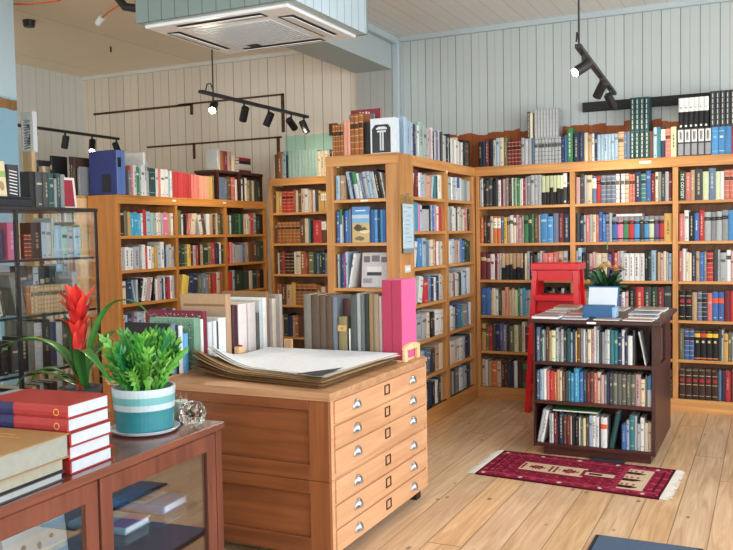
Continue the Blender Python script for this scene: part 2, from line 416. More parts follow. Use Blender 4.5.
# bulkhead that carries the air conditioner, and the beam from it to the back wall
BX0, BX1, BY0, BY1, BZ = -3.345, -2.285, 3.93, 4.86, 2.655
mb = MB()
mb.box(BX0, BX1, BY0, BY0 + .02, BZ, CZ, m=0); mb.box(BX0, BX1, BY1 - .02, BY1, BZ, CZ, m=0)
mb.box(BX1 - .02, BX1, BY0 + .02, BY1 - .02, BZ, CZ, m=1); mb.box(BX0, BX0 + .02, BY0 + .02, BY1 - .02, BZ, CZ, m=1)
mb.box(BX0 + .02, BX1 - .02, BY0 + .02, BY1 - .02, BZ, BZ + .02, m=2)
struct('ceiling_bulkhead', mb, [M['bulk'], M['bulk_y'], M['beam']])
struct('beam', B(-3.42, -3.06, BY1, YB - .046, 2.875, CZ), M['beam'])
struct('trim_4', B(-3.06, -3.0, BY1, YB - .05, CZ - .06, CZ, bev=.01), M['trimw'])
# blue boarded pillar on the far left
def pillar_mat():
    m = boards('blue_pillar_boards', (140, 182, 200), (60, 84, 98), 'x', 0.105, half=0, noise=0.06, raw=((168, 120, 74), (104, 84, 62)), raw_z=(2.34, 2.41))
    t = NT(m.node_tree); b = m.node_tree.nodes['Principled BSDF']
    src = b.inputs['Base Color'].links[0].from_socket
    tc = t.n('ShaderNodeTexCoord'); sp = t.n('ShaderNodeSeparateXYZ'); t.l(tc.outputs['Object'], sp.inputs[0])
    n = t.n('ShaderNodeTexNoise'); n.inputs['Scale'].default_value = 8; t.l(tc.outputs['Object'], n.inputs['Vector'])
    up = t.math('GREATER_THAN', t.math('ADD', sp.outputs[2], t.math('MULTIPLY', n.outputs['Fac'], .04)), 2.43)
    t.l(t.mix(t.math('MULTIPLY', up, .55), src, lin((205, 216, 220))), b.inputs['Base Color'])
    return m
struct('pillar', B(-5.38, -4.845, 4.2, 4.4, 0, CZ), pillar_mat())
struct('trim_5', MB().box(-4.96, -4.945, 4.192, 4.199, 2.38, 2.53), M['batten'])
# bare battens and shelf scars on the alcove wall
bt = [(-6.62, -5.32, 2.742, 2.764, 1), (-5.33, -5.295, 2.65, 2.764, 1), (-5.48, -4.22, 2.752, 2.77, 1), (-4.25, -4.215, 2.40, 2.77, 1),
      (-5.9, -4.25, 2.345, 2.363, 1), (-5.31, -5.28, 2.2, 2.363, 1), (-4.31, -4.275, 2.0, 2.363, 1)]
mb = MB()
for (a, b2, c, d, e) in bt: mb.box(a, b2, YB - .006, YB - .0005, c, d)
struct('trim_6', mb, M['batten'])
struct('trim_7', B(-3.72, -3.64, YB - .03, YB - .0005, 2.33, 2.44), M['batten'])
mb = MB()
rng = random.Random(5)
xs = [-1.375 + .08 * i for i in range(0, 34)]
for a, b2 in zip(xs[:-1], xs[1:]):
    j = [rng.uniform(-.008, .008) for _ in range(2)]
    mb.hexa([(a, YB - .04, 2.365 + j[0]), (b2, YB - .04, 2.365 + j[1]), (b2, YB - .001, 2.365), (a, YB - .001, 2.365), (a, YB - .04, 2.44), (b2, YB - .04, 2.44), (b2, YB - .001, 2.44), (a, YB - .001, 2.44)])
struct('trim_8', mb, M['blackwood'])
# ------------------------------------------------------------------ bookcases
def bookcase(rt, axis, front, depth, u0, u1, uprights, shelves, top, fascia, plinth, mats, th=.022, ut=.04, labels=()):
    """axis 'y': faces -y, runs along x; axis 'x': faces +x, runs along y. Parts: uprights, shelves, back, fascia, plinth."""
    mv, mh, mbk = mats
    sg = 1 if axis == 'y' else -1
    def bx(a, b2, d0, d1, z0, z1, bev=.002):
        p, q = front + sg * d0, front + sg * d1
        return MB().box(a, b2, p, q, z0, z1, bev=bev) if axis == 'y' else MB().box(p, q, a, b2, z0, z1, bev=bev)
    for (a, b2) in uprights:
        bx(a, b2, .004, depth, plinth, fascia).build('upright', mv, rt)
    ins = [(uprights[i][1], uprights[i + 1][0]) for i in range(len(uprights) - 1)]
    for z in shelves:
        for (a, b2) in ins:
            bx(a + .0005, b2 - .0005, .006, depth - .012, z - th, z).build('shelf', mh, rt)
    bx(u0, u1, depth - .01, depth, plinth, top).build('back_panel', mbk, rt)
    bx(u0, u1, .0, .022, fascia, top - .012).build('fascia', mh, rt)
    bx(u0, u1, .0, depth - .011, top - .012, top).build('top_board', mh, rt)
    bx(u0, u1, .0, .03, 0, plinth).build('plinth', mh, rt)
    for (a, b2, z0, z1, d) in labels:
        bx(a, b2, d - .003, d, z0, z1, 0).build('shelf_label', M['lbl'], rt)

wallcase = root('bookcase', 'long honey pine bookcase of three bays across the far grey boarded wall', 'bookcase', (-1.0, 6.9, 0))
bookcase(wallcase, 'y', 6.785, .255, -2.2205, .21, [(-2.2205, -2.19), (-1.4346, -1.3946), (-.66, -.62), (.17, .21)],
         [1.612, 1.306, 1.002, .703, .402, .10], 1.945, 1.868, .10, (M['case'], M['case_h'], M['caseback']),
         labels=[(-.90, -.815, 1.905, 1.925, 0)])
sidecase = root('bookcase', 'pine bookcase of two narrow bays running back from the corner post beside the pink box', 'bookcase', (-2.34, 6.1, 0))
bookcase(sidecase, 'x', -2.22, .235, 5.402, 6.7845, [(5.402, 5.43), (6.065, 6.13), (6.735, 6.7845)],
         [1.656, 1.415, 1.158, .894, .631, .365, .12], 1.94, 1.868, .12, (M['case'], M['case_y'], M['caseback']),
         labels=[(6.085, 6.105, 1.855, 1.875, 0)])
endcase = root('bookcase', 'narrow pine bookcase end facing the map chest, blue books on its second shelf', 'bookcase', (-2.49, 5.27, 0))
bookcase(endcase, 'y', 5.151, .25, -2.765, -2.219, [(-2.765, -2.71), (-2.312, -2.219)],
         [1.64, 1.343, 1.033, .73, .43, .12], 1.94, 1.868, .12, (M['case'], M['case_h'], M['caseback']),
         labels=[(-2.50, -2.445, 1.622, 1.634, .005)])
B(-2.21895, -2.2186, 5.1515, 5.4005, 0.001, 1.9395).build('side_panel', M['case'], endcase)
alccase = root('bookcase', 'pine bookcase of leather volumes on the back wall beneath the long spotlight rail', 'bookcase', (-3.8, 6.9, 0))
bookcase(alccase, 'y', 6.785, .255, -4.249, -3.25, [(-4.249, -4.215), (-3.29, -3.25)],
         [1.615, 1.329, 1.041, .75, .45, .12], 1.937, 1.868, .12, (M['case'], M['case_h'], M['caseback']))
leftcase = root('bookcase', 'amber pine bookcase with a broad plain end panel beside the glass display case', 'bookcase', (-4.39, 5.7, 0))
bookcase(leftcase, 'x', -4.25, .27, 4.739, 6.745, [(4.739, 4.765), (5.395, 5.425), (6.072, 6.102), (6.71, 6.745)],
         [1.42, 1.167, .918, .66, .38, .10], 1.72, 1.655, .10, (M['lcase'], M['lcase_y'], M['caseback']), ut=.03,
         labels=[(5.36, 5.40, 1.685, 1.70, 0), (6.04, 6.085, 1.685, 1.70, 0)])
B(-4.522, -4.2495, 4.722, 4.7385, 0, 1.72, bev=.002).build('end_panel', M['lcase'], leftcase)
# low dark shelf unit standing on the amber case
rk = root('desktop_shelf', 'small dark wood shelf standing on the amber bookcase at its far end', 'shelf', (-4.4, 6.4, 1.72))
DS = 1.955
for (a, b2) in ((6.0, 6.02), (6.32, 6.355), (6.69, 6.71)):
    B(-4.50, -4.27, a, b2, 1.7205, DS).build('upright', M['dark_z'], rk)
B(-4.50, -4.268, 5.98, 6.72, DS + .0005, DS + .022).build('top_board', M['dark'], rk)
# plain birch-edged case in the dim corner behind the display case
cc = root('bookcase', 'birch plywood bookcase with a pale upright edge beside the blue pillar', 'bookcase', (-4.75, 4.75, 0))
B(-5.02, -4.935, 4.60, 4.635, 0, 2.06).build('upright', M['pale'], cc)
B(-4.56, -4.535, 4.62, 4.90, 0, 1.70).build('upright', M['pale'], cc)
for z in (1.72, 1.40, 1.08, .74, .4, .1):
    B(-4.9345, -4.5605 if z < 1.7 else -4.535, 4.62, 4.89, z - .02, z).build('shelf', M['case_h'], cc)
B(-5.02, -4.535, 4.901, 4.915, 0, 1.72).build('back_panel', M['caseback'], cc)
# white slatted vent panel on top of it
vp = root('louvre_panel', 'white framed slatted vent panel on top of the pale plywood upright', 'vent', (-4.98, 4.66, 2.06))
mb = MB()
for (a, b2, c, d) in ((-5.075, -5.06, 2.0605, 2.36), (-4.985, -4.955, 2.0605, 2.36), (-5.06, -4.985, 2.0605, 2.08), (-5.06, -4.985, 2.30, 2.36)): mb.box(a, b2, 4.64, 4.68, c, d)
mb.build('frame', M['white'], vp)
mb = MB()
for k in range(11): mb.hexa([(-5.06, 4.645, 2.083 + k * .0195), (-4.985, 4.645, 2.090 + k * .0195), (-4.985, 4.665, 2.098 + k * .0195), (-5.06, 4.665, 2.091 + k * .0195), (-5.06, 4.645, 2.090 + k * .0195), (-4.985, 4.645, 2.097 + k * .0195), (-4.985, 4.665, 2.105 + k * .0195), (-5.06, 4.665, 2.098 + k * .0195)])
mb.build('slats', M['grey'], vp)

# ------------------------------------------------------------------ dark island bookcase
isl = root('island_bookcase', 'low dark wood bookcase standing free in the room, leaflets spread on its top', 'bookcase', (-.965, 5.7, 0))
IX0, IX1, IY0, IY1 = -1.327, -.598, 5.17, 6.02
B(-1.345, -.562, 5.12, 6.09, .834, .858, bev=.004).build('top_board', M['dark'], isl)
for (a, b2) in ((IX0, IX0 + .010), (IX1 - .020, IX1)):
    B(a, b2, IY0, IY0 + .3, .053, .8335).build('upright', M['dark_z'], isl)
for (a, b2) in ((IX0, IX0 + .010), (IX1 - .020, IX1)):
    B(a, b2, IY1 - .3, IY1, .053, .8335).build('upright', M['dark_z'], isl)
B(IX0, IX1 - .07, IY0 + .301, IY1 - .301, .053, .8335).build('core', M['dark_z'], isl)
B(IX1 - .069, IX1, IY0 + .301, IY1 - .301, .053, .56).build('side_panel', M['dark_z'], isl)
for z in (.59, .345, .075):
    B(IX0 + .0105, IX1 - .0205, IY0 + .004, IY0 + .3, z - .02, z).build('shelf', M['dark'], isl)
    B(IX0 + .0105, IX1 - .0205, IY1 - .3, IY1 - .004, z - .02, z).build('shelf', M['dark'], isl)
B(IX0 + .06, IX1 - .03, IY0 + .03, IY1 - .03, 0, .0525).build('plinth', M['dark'], isl)
B(-.985, -.93, 5.1165, 5.1195, .838, .85).build('shelf_label', M['lbl'], isl)
pm = root('rubber_pad', 'thin dark pad lying against the plinth of the dark island bookcase', 'pad', (-.86, 5.165, 0))
B(-.98, -.77, 5.136, 5.198, .0005, .012, bev=.003).build('pad', M['matedge'], pm)

# ------------------------------------------------------------------ red step stool
st = root('step_stool', 'glossy red wooden step stool between the wall bookcase and the dark island', 'step stool', (-1.47, 6.5, 0))
def slant(p0, p1, sx, sy):
    (a, b2, c), (d, e, f) = p0, p1
    return MB().hexa([(a, b2, c), (a + sx, b2, c), (a + sx, b2 + sy, c), (a, b2 + sy, c), (d, e, f), (d + sx, e, f), (d + sx, e + sy, f), (d, e + sy, f)])
B(-1.66, -1.285, 6.40, 6.66, 1.10, 1.155, bev=.006).build('seat', M['red'], st)
for (xb, xt) in ((-1.70, -1.645), (-1.285, -1.335)):
    slant((xb, 6.345, 0), (xt, 6.40, 1.0975), .038, .075).build('leg', M['red'], st)
    slant((xb, 6.69, 0), (xt, 6.58, 1.0975), .038, .05).build('leg', M['red'], st)
B(-1.605, -1.337, 6.41, 6.43, 1.02, 1.0975).build('apron', M['red'], st)
for zz in (.90, .67, .44, .21):
    q = .012 * (.9 - zz) / .23
    B(-1.622 - q, -1.322 + q, 6.372 - q, 6.60 + q, zz - .035, zz + .012, bev=.005).build('step', M['red'], st)
B(-1.618, -1.326, 6.435, 6.45, .78, .8645).build('apron', M['red'], st)

# ------------------------------------------------------------------ plan chest
ch = root('plan_chest', 'old oak plan chest with six shallow drawers and map sheets piled on top', 'plan chest', (-2.2, 3.6, 0))
CX0, CX1, CY0, CY1 = -2.80, -1.632, 3.026, 4.125
V = [(CX0 - .012, CY0 - .014), (CX1 + .014, CY0 - .014), (CX1 + .014, CY1 - .022), (CX1 - .022, CY1 + .014), (CX0 - .012, CY1 + .016)]
def slab(V, z0, z1):
    n = len(V); return MB().add([(x, y, z0) for x, y in V] + [(x, y, z1) for x, y in V],
        [tuple(range(n - 1, -1, -1)), tuple(range(n, 2 * n))] + [(i, (i + 1) % n, n + (i + 1) % n, n + i) for i in range(n)])
slab(V, .73, .75).build('top_board', M['chest_top'], ch)
slab([(x + (.006 if x < -2 else -.006), y + (.006 if y < 3.5 else -.006)) for x, y in V], .716, .7295).build('moulding', M['chest_top'], ch)
def section(z0, z1, pz):
    body = MB()
    body.box(CX0, CX1 - .02, CY0 + .02, CY1, z0, z1)
    # framed end facing the room: stiles, rails around a sunk panel
    c = body.build('cabinet_body', M['chest_end'], ch)
    for (a, b2) in ((CX0, CX0 + .07), (CX1 - .095, CX1)):
        B(a, b2, CY0, CY0 + .0195, z0, z1, bev=.002).build('stile', M['chest_v'], c)
    B(CX0 + .0705, CX1 - .0955, CY0, CY0 + .0195, z1 - pz[1], z1, bev=.002).build('rail', M['chest_end'], c)
    B(CX0 + .0705, CX1 - .0955, CY0, CY0 + .0195, z0, z0 + pz[0], bev=.002).build('rail', M['chest_end'], c)
    B(CX1 - .0195, CX1, CY0 + .02, CY0 + .045, z0, z1, bev=.001).build('stile', M['drawer'], c)
    B(CX1 - .0195, CX1, CY1 - .022, CY1, z0, z1, bev=.001).build('stile', M['drawer'], c)
    B(CX1 - .0195, CX1 - .006, CY0 + .0455, CY1 - .0225, z0, z1, bev=.001).build('front_rail', M['drawer'], c)
section(.376, .7155, (.065, .045)); section(.055, .374, (.075, .055))
for (y, x) in ((CY0 + .03, CX1 - .09), (CY1 - .09, CX1 - .09), (CY0 + .03, CX0 + .02), (CY1 - .09, CX0 + .02)):
    B(x, x + .06, y, y + .06, 0, .0545).build('foot', M['darkin'], ch)
def cup_pull(x, y, z, w=.068, h=.038, dp=.022):
    mb = MB(); n = 10; k = 5; V = []; Fc = []
    for i in range(n + 1):
        a = PI * i / n
        for j in range(k + 1):
            b2 = PI / 2 * j / k
            V.append((x + dp * math.sin(b2) * (0.35 + .65 * math.sin(a)), y - math.cos(a) * w / 2 * (math.cos(b2) * .55 + .45 if j else 1), z + math.sin(a) * h * math.cos(b2)))
    for i in range(n):
        for j in range(k): Fc.append((i * (k + 1) + j, i * (k + 1) + j + 1, (i + 1) * (k + 1) + j + 1, (i + 1) * (k + 1) + j))
    mb.add(V, Fc); mb.box(x, x + .003, y - w / 2 - .004, y + w / 2 + .004, z - .004, z + .004)
    return mb
for zc, hh in ((.658, .094), (.553, .094), (.45, .094), (.322, .098), (.215, .094), (.11, .094)):
    d = B(CX1 - .005, CX1 + .006, CY0 + .05, CY1 - .027, zc - hh / 2, zc + hh / 2, bev=.002).build('drawer', M['drawer'], ch)
    for y in (3.275, 3.915):
        cup_pull(CX1 + .0065, y, zc - .012).build('cup_handle', M['chrome'], d, smooth=True)
    mb = MB(); y, z = 3.6, zc + .008
    for (a, b2, c, e) in ((y - .028, y + .028, z + .018, z + .023), (y - .028, y + .028, z - .023, z - .018), (y - .028, y - .022, z - .018, z + .018), (y + .022, y + .028, z - .018, z + .018)): mb.box(CX1 + .0062, CX1 + .010, a, b2, c, e)
    mb.build('label_holder', M['iron'], d)

# stacked loose map sheets
random.seed(11)
mp = root('map_sheet_pile', 'pile of large pale map sheets with curling brown edges on the oak plan chest', 'maps', (-2.1, 3.6, .751))
def sheet(corners, z, curl, seed, amp=.003, th=.0022, n=18):
    rg = random.Random(seed); ph = [rg.uniform(0, 6) for _ in range(4)]
    (a, b2, c, d) = [Vector((x, y, 0)) for x, y in corners]   # front-left, front-right, back-right, back-left
    V = []
    for i in range(n + 1):
        for j in range(n + 1):
            u, v = i / n, j / n
            p = (a * (1 - u) + b2 * u) * (1 - v) + (d * (1 - u) + c * u) * v
            e = max(0, 1 - u / .42) * max(0, 1 - v / .55)
            h = z + amp * (math.sin(u * 7 + ph[0]) * math.sin(v * 6 + ph[1]) + 1) + curl * e ** 1.8
            V.append((p.x, p.y, h))
    N = n + 1
    Fc = [(i * N + j, (i + 1) * N + j, (i + 1) * N + j + 1, i * N + j + 1) for i in range(n) for j in range(n)]
    m = len(V)
    V += [(x, y, h - th) for x, y, h in V]
    F2 = [tuple(m + q for q in reversed(f)) for f in Fc]
    rim = []
    for k in range(n):
        rim += [(k * N, (k + 1) * N, m + (k + 1) * N, m + k * N), ((k + 1) * N + n, k * N + n, m + k * N + n, m + (k + 1) * N + n),
                (k + 1, k, m + k, m + k + 1), (n * N + k, n * N + k + 1, m + n * N + k + 1, m + n * N + k)]
    return V, Fc, F2, rim
tops = [(150, 116, 78), (168, 134, 92), (132, 98, 64), (178, 146, 104), (160, 126, 86), (146, 112, 72), (190, 160, 120), (120, 92, 62), (206, 184, 150), (150, 130, 104), (126, 98, 66), (152, 122, 84), (232, 236, 240), (214, 224, 234), (236, 240, 244), (222, 230, 238)]
for k, tc in enumerate(tops):
    rg = random.Random(40 + k); jx = lambda s=.02: rg.uniform(-s, s)
    low = k < 12
    cn = [(-2.445 + jx(.012), 3.21 + jx(.03)), (-1.70 + jx(), 3.10 + jx(.03)), (-1.69 + jx(.015), 3.85 + jx(.02)), (-2.44 + jx(.015), 3.84 + jx(.03))]
    if not low: cn = [(-2.40, 3.25 + .01 * k - .12), (-1.71, 3.13 + jx()), (-1.69 + jx(.015), 3.85 + jx(.015)), (-2.43, 3.85 + jx(.015))]
    if k == 13: cn = [(-2.43, 3.30), (-1.76, 3.17 + .015 * (k - 11)), (-1.655, 3.80 + .02 * (k - 11)), (-2.40, 3.868)]
    V, a, b2, r = sheet(cn, .7535 + k * .0031, .03 + .0056 * k if k < 12 else .07 + .001 * k, k, .0011 if k < 14 else .002)
    mb = MB(); mb.add(V, a, 0, lin(tc)); mb.add(V, b2, 0, lin((120, 92, 62) if low else (206, 206, 202)))
    edge = (104, 74, 44) if low else (176, 158, 130)
    mb.add(V, r, 0, lin(edge))
    mb.build('map_sheet', M['mapw'], mp, smooth=False)
fo = MB(); fo.add([(-1.83, 3.105, .8085), (-1.70, 3.10, .8085), (-1.70, 3.30, .812)], [(0, 1, 2)], 0, lin((56, 62, 72)))
fo.add([(-1.83, 3.105, .8077), (-1.70, 3.10, .8077), (-1.70, 3.30, .8112)], [(2, 1, 0)], 0, lin((56, 62, 72))); fo.build('folded_corner', M['mapw'], mp)

# ------------------------------------------------------------------ mahogany glazed table cabinet (turned a little)
gc = root('display_table', 'low mahogany display cabinet with glass doors, plants and red books on top', 'cabinet', (-1.822, 2.548, 0), math.radians(2.6))
GL = -1.98
def gb(*a, **k): return B(*a, **k)
gb(-.66, .012, GL, .0, .692, .72, bev=.004).build('top_board', M['maho'], gc, local=True)
gb(-.64, 0, -.045, -.008, 0, .6915).build('side_panel', M['maho_z'], gc, local=True)
gb(-.64, 0, GL + .01, GL + .047, 0, .6915).build('side_panel', M['maho_z'], gc, local=True)
gb(-.64, -.62, GL + .0475, -.0455, .08, .6915).build('back_panel', M['darkin'], gc, local=True)
gb(-.6195, -.03, GL + .0475, -.0455, .08, .10).build('bottom_board', M['maho'], gc, local=True)
gb(-.10, -.03, GL + .0475, -.0455, 0, .0795).build('plinth', M['maho'], gc, local=True)
gb(-.6195, -.06, GL + .05, -.048, .412, .42).build('glass_shelf', M['shelfglass'], gc, local=True)
y1 = -.047
for k in range(3):
    y0 = y1 - .615
    mb = MB()
    for (a, b2, c, d) in ((y0, y0 + .052, .09, .688), (y1 - .052, y1, .09, .688), (y0 + .052, y1 - .052, .628, .688), (y0 + .052, y1 - .052, .09, .15)):
        mb.box(-.022, .0, a, b2, c, d, bev=.003)
    d = mb.build('door', M['maho_z'], gc, local=True)
    gb(-.014, -.010, y0 + .052, y1 - .052, .15, .628).build('glass_pane', M['doorglass'], d, local=True)
    y1 = y0 - .012

# ------------------------------------------------------------------ glass display case
dc = root('display_case', 'tall black framed glass display case full of books before the blue pillar', 'display case', (-3.6, 3.2, 0))
DX0, DX1, DY0, DY1 = -3.84, -3.42, 2.55, 3.63
def post(x, y, w=.016): return B(x - w / 2, x + w / 2, y - w / 2, y + w / 2, 0.02, 1.553)
for (x, y, w) in ((DX1, DY1, .012), (DX1, 3.07, .018), (DX1, DY0, .018), (DX0, DY1, .016), (DX0, DY0, .016)):
    post(x, y, w).build('post', M['black'], dc)
mb = MB()
mb.box(DX0, DX1 + .008, DY0, DY1 + .01, 1.5535, 1.572); mb.build('top_frame', M['black'], dc)
B(DX0, DX1, DY0, DY1, 0, .0195).build('base', M['black'], dc)
for z in (1.302, 1.012, .715, .40):
    B(DX0 + .012, DX1 - .012, DY0 + .012, DY1 - .012, z - .010, z).build('glass_shelf', M['shelfglass'], dc)
    B(DX1 - .0115, DX1 - .008, DY0 + .012, DY1 - .009, z - .012, z + .001).build('shelf_edge', M['black'], dc)
B(DX1 - .002, DX1 + .002, DY0 + .01, 3.06, .03, 1.55).build('glass_door', M['glass'], dc)
B(DX1 - .002, DX1 + .002, 3.08, DY1 - .007, .03, 1.55).build('glass_door', M['glass'], dc)
B(DX0 + .009, DX1 - .008, DY1 - .003, DY1, .03, 1.55).build('glass_side', M['glass'], dc)

# ------------------------------------------------------------------ rug and mats
def rug():
    rt = root('rug', 'small maroon patterned wool rug with a cream medallion strip and white fringes', 'rug', (-1.02, 4.85, 0))
    L, W = 1.03, .585; nx, ny = 150, 74
    A = [Vector((-1.53, 4.605, 0)), Vector((-.505, 4.515, 0)), Vector((-.475, 5.10, 0)), Vector((-1.515, 5.165, 0))]
    def P(u, v):
        p = (A[0] * (1 - u) + A[1] * u) * (1 - v) + (A[3] * (1 - u) + A[2] * u) * v
        return (p.x, p.y, .007 + .0012 * math.sin(u * 9) * math.sin(v * 5) + (.003 * math.sin(v * 9) if u > .93 else 0))
    mar, dk, rose, cr, blk, wh = (128, 30, 54), (78, 16, 34), (166, 62, 86), (200, 178, 146), (36, 22, 28), (206, 196, 186)
    def col(u, v):
        x, y = u * L, v * W
        bx = min(x, L - x); by = min(y, W - y)
        if by < .012 or bx < .012: return dk
        if by < .085:
            s = (x % .075) / .075; t2 = by / .085
            d = abs(s - .5) + abs(t2 - .55)
            if d < .2: return wh if int(x / .075) % 3 == 0 else rose
            if d < .34: return dk if int(x / .075) % 2 else (150, 52, 74)
            if abs(by - .074) < .007: return rose
            return mar
        if bx < .085 or abs(x - .135) < .012: 
            return dk if (int(x / .013) % 3 == 0) else (mar if int(y / .03) % 4 else rose)
        if .79 < x < .93:   # cream ground with black comb motifs at one end
            yy = y - .085; h = (W - .17)
            s = (yy / h * 3) % 1
            if x > .905: return cr
            if .18 < s < .52 and x < .90 - .03 * abs(s - .35) * 8: return blk if int(x / .012) % 4 else (90, 24, 40)
            if .60 < s < .84 and x < .88: return rose if int(x / .015) % 2 else cr
            return cr
        if .76 < x <= .79: return rose if int(y / .02) % 2 else mar
        if .20 < x < .74:
            cy = abs(y - W / 2)
            xx = (x - .20)
            hw = .085 if xx < .38 else .03
            if cy < hw:
                c = (xx % .19) / .19 - .5
                dd = abs(c) * .19 / .075 + cy / .062
                if xx < .38:
                    if dd < .35: return rose
                    if dd < .62: return dk
                    if dd < .95: return (170, 84, 84) if int((abs(c) * 40)) % 2 else cr
                    if abs(abs(c) - .43) < .04 and cy < .06: return mar
                    return cr
                return blk if .40 < xx < .47 and cy < .014 else cr
            if cy < hw + .012: return dk
        s = ((x * 1.0) % .06) / .06; t2 = (y % .06) / .06
        return rose if abs(s - .5) + abs(t2 - .5) < .2 else ((104, 22, 44) if (int(x / .03) + int(y / .03)) % 5 == 0 else mar)
    mb = MB()
    V = [P(i / nx, j / ny) for i in range(nx + 1) for j in range(ny + 1)]; N = ny + 1
    for i in range(nx):
        for j in range(ny):
            mb.f.append((i * N + j, (i + 1) * N + j, (i + 1) * N + j + 1, i * N + j + 1)); mb.m.append(0); mb.c.append(lin(col((i + .5) / nx, (j + .5) / ny)))
    mb.v = V
    q = [Vector(P(*uv)) for uv in ((0, 0), (1, 0), (1, 1), (0, 1))]
    for a, b2 in ((0, 1), (1, 2), (2, 3), (3, 0)):
        p, r = q[a], q[b2]
        mb.add([(p.x, p.y, .0008), (r.x, r.y, .0008), (r.x, r.y, r.z), (p.x, p.y, p.z)], [(0, 1, 2, 3)], 0, lin(dk))
    mb.build('pile', M['rug'], rt)
    for (a, b2, dx) in ((A[0], A[3], -1), (A[1], A[2], 1)):
        fr = MB(); rg = random.Random(3)
        for k in range(70):
            t2 = (k + .5) / 70; p = a * (1 - t2) + b2 * t2
            le = .035 + rg.random() * .028; dy = rg.uniform(-.014, .014)
            fr.tube([(p.x, p.y, .005), (p.x + dx * le * .5, p.y + dy * .3, .006), (p.x + dx * le, p.y + dy, .003)], [.0026, .003, .0018], 5)
        fr.build('fringe', M['fringe'], rt)
rug()
fm = root('floor_mat', 'blue grey ribbed floor mat with a dark rubber edge on the bare boards', 'mat', (-.48, 3.45, 0))
B(-.71, -.25, 3.08, 3.875, .0005, .006, bev=.002).build('rubber_edge', M['matedge'], fm)
B(-.692, -.268, 3.098, 3.857, .0062, .011, bev=.002).build('pile', M['mat'], fm)

fm = root('floor_mat', 'added blue grey floor mat, unseen itself, for the reflection in the mahogany cabinet glass', 'mat', (-1.0, 3.1, 0))  # mat added out of view so the door glass has something to reflect
B(-1.34, -.76, 2.55, 3.30, .0005, .006, bev=.002).build('rubber_edge', M['matedge'], fm)
B(-1.322, -.778, 2.568, 3.282, .0062, .011, bev=.002).build('pile', M['mat'], fm)
# ------------------------------------------------------------------ air conditioner
ac = root('air_conditioner', 'white square ceiling cassette air conditioner under the grey boarded bulkhead', 'air conditioner', (-2.85, 4.39, BZ))
AX0, AX1, AY0, AY1 = -3.32, -2.34, 3.97, 4.81
mb = MB()
mb.box(AX0, AX1, AY0, AY1, BZ - .022, BZ - .001, bev=.008); mb.build('panel', M['white'], ac)
GX0, GX1, GY0, GY1 = -3.10, -2.56, 4.16, 4.62
mb = MB(); z1 = BZ - .0225
for k in range(26):
    y = GY0 + (GY1 - GY0) * k / 25; mb.box(GX0, GX1, y - .004, y + .004, z1 - .006, z1)
for k in range(22):
    x = GX0 + (GX1 - GX0) * k / 21; mb.box(x - .004, x + .004, GY0, GY1, z1 - .0095, z1 - .0062)
mb.build('intake_grille', M['offwhite'], ac)
B(GX0, GX1, GY0, GY1, z1 - .0004, z1 + .0002).build('filter', M['grey'], ac)
for (a, b2, c, d, al) in ((-3.12, -2.54, 4.01, 4.09, 'x'), (-3.12, -2.54, 4.70, 4.77, 'x'), (-2.50, -2.40, 4.13, 4.66, 'y'), (-3.28, -3.19, 4.13, 4.66, 'y')):
    sl = B(a, b2, c, d, z1 - .003, z1 - .0002).build('outlet_slot', M['black'], ac)
    if al == 'x': MB().hexa([(a + .01, c + .015, z1 - .012), (b2 - .01, c + .015, z1 - .012), (b2 - .01, d - .012, z1 - .0035), (a + .01, d - .012, z1 - .0035), (a + .01, c + .015, z1 - .008), (b2 - .01, c + .015, z1 - .008), (b2 - .01, d - .012, z1 - .0032), (a + .01, d - .012, z1 - .0032)]).build('louvre_blade', M['white'], sl)
    else: MB().hexa([(a + .015, c + .01, z1 - .004), (b2 - .012, c + .01, z1 - .013), (b2 - .012, d - .01, z1 - .013), (a + .015, d - .01, z1 - .004), (a + .015, c + .01, z1 - .0032), (b2 - .012, c + .01, z1 - .009), (b2 - .012, d - .01, z1 - .009), (a + .015, d - .01, z1 - .0032)]).build('louvre_blade', M['white'], sl)
B(-3.02, -2.94, 4.60, 4.655, z1 - .012, z1 - .0098).build('sensor_window', M['black'], ac)

# ------------------------------------------------------------------ spotlight rails
def head(rt, p, d, lit, r=.03, L=.115):
    p = Vector(p); d = Vector(d).normalized()
    h = MB(); h.tube([p + Vector((0, 0, .075)), p + Vector((0, 0, .02))], .008, 8)
    a = p - d * L * .45; b2 = p + d * L * .55
    h.tube([a, a + d * .006, b2 - d * .004, b2], [r * .8, r, r, r * .94], 18)
    o = h.build('spot_head', M['black'], rt)
    MB().tube([b2 + d * .0005, b2 + d * .002], r * .8, 18).build('lens', M['bulb'] if lit == 2 else (M['lens'] if lit else M['grey']), o)
    return b2 + d * .01, d
def spot(name, pos, d, e, ang=70, r=.03, col=(1, .84, .62)):
    L = bpy.data.lights.new(name, 'SPOT'); L.energy = e; L.spot_size = math.radians(ang); L.spot_blend = .6; L.shadow_soft_size = r; L.color = col
    o = bpy.data.objects.new(name, L); COLL.objects.link(o); o.location = pos
    o.rotation_euler = Vector(d).to_track_quat('-Z', 'Y').to_euler()
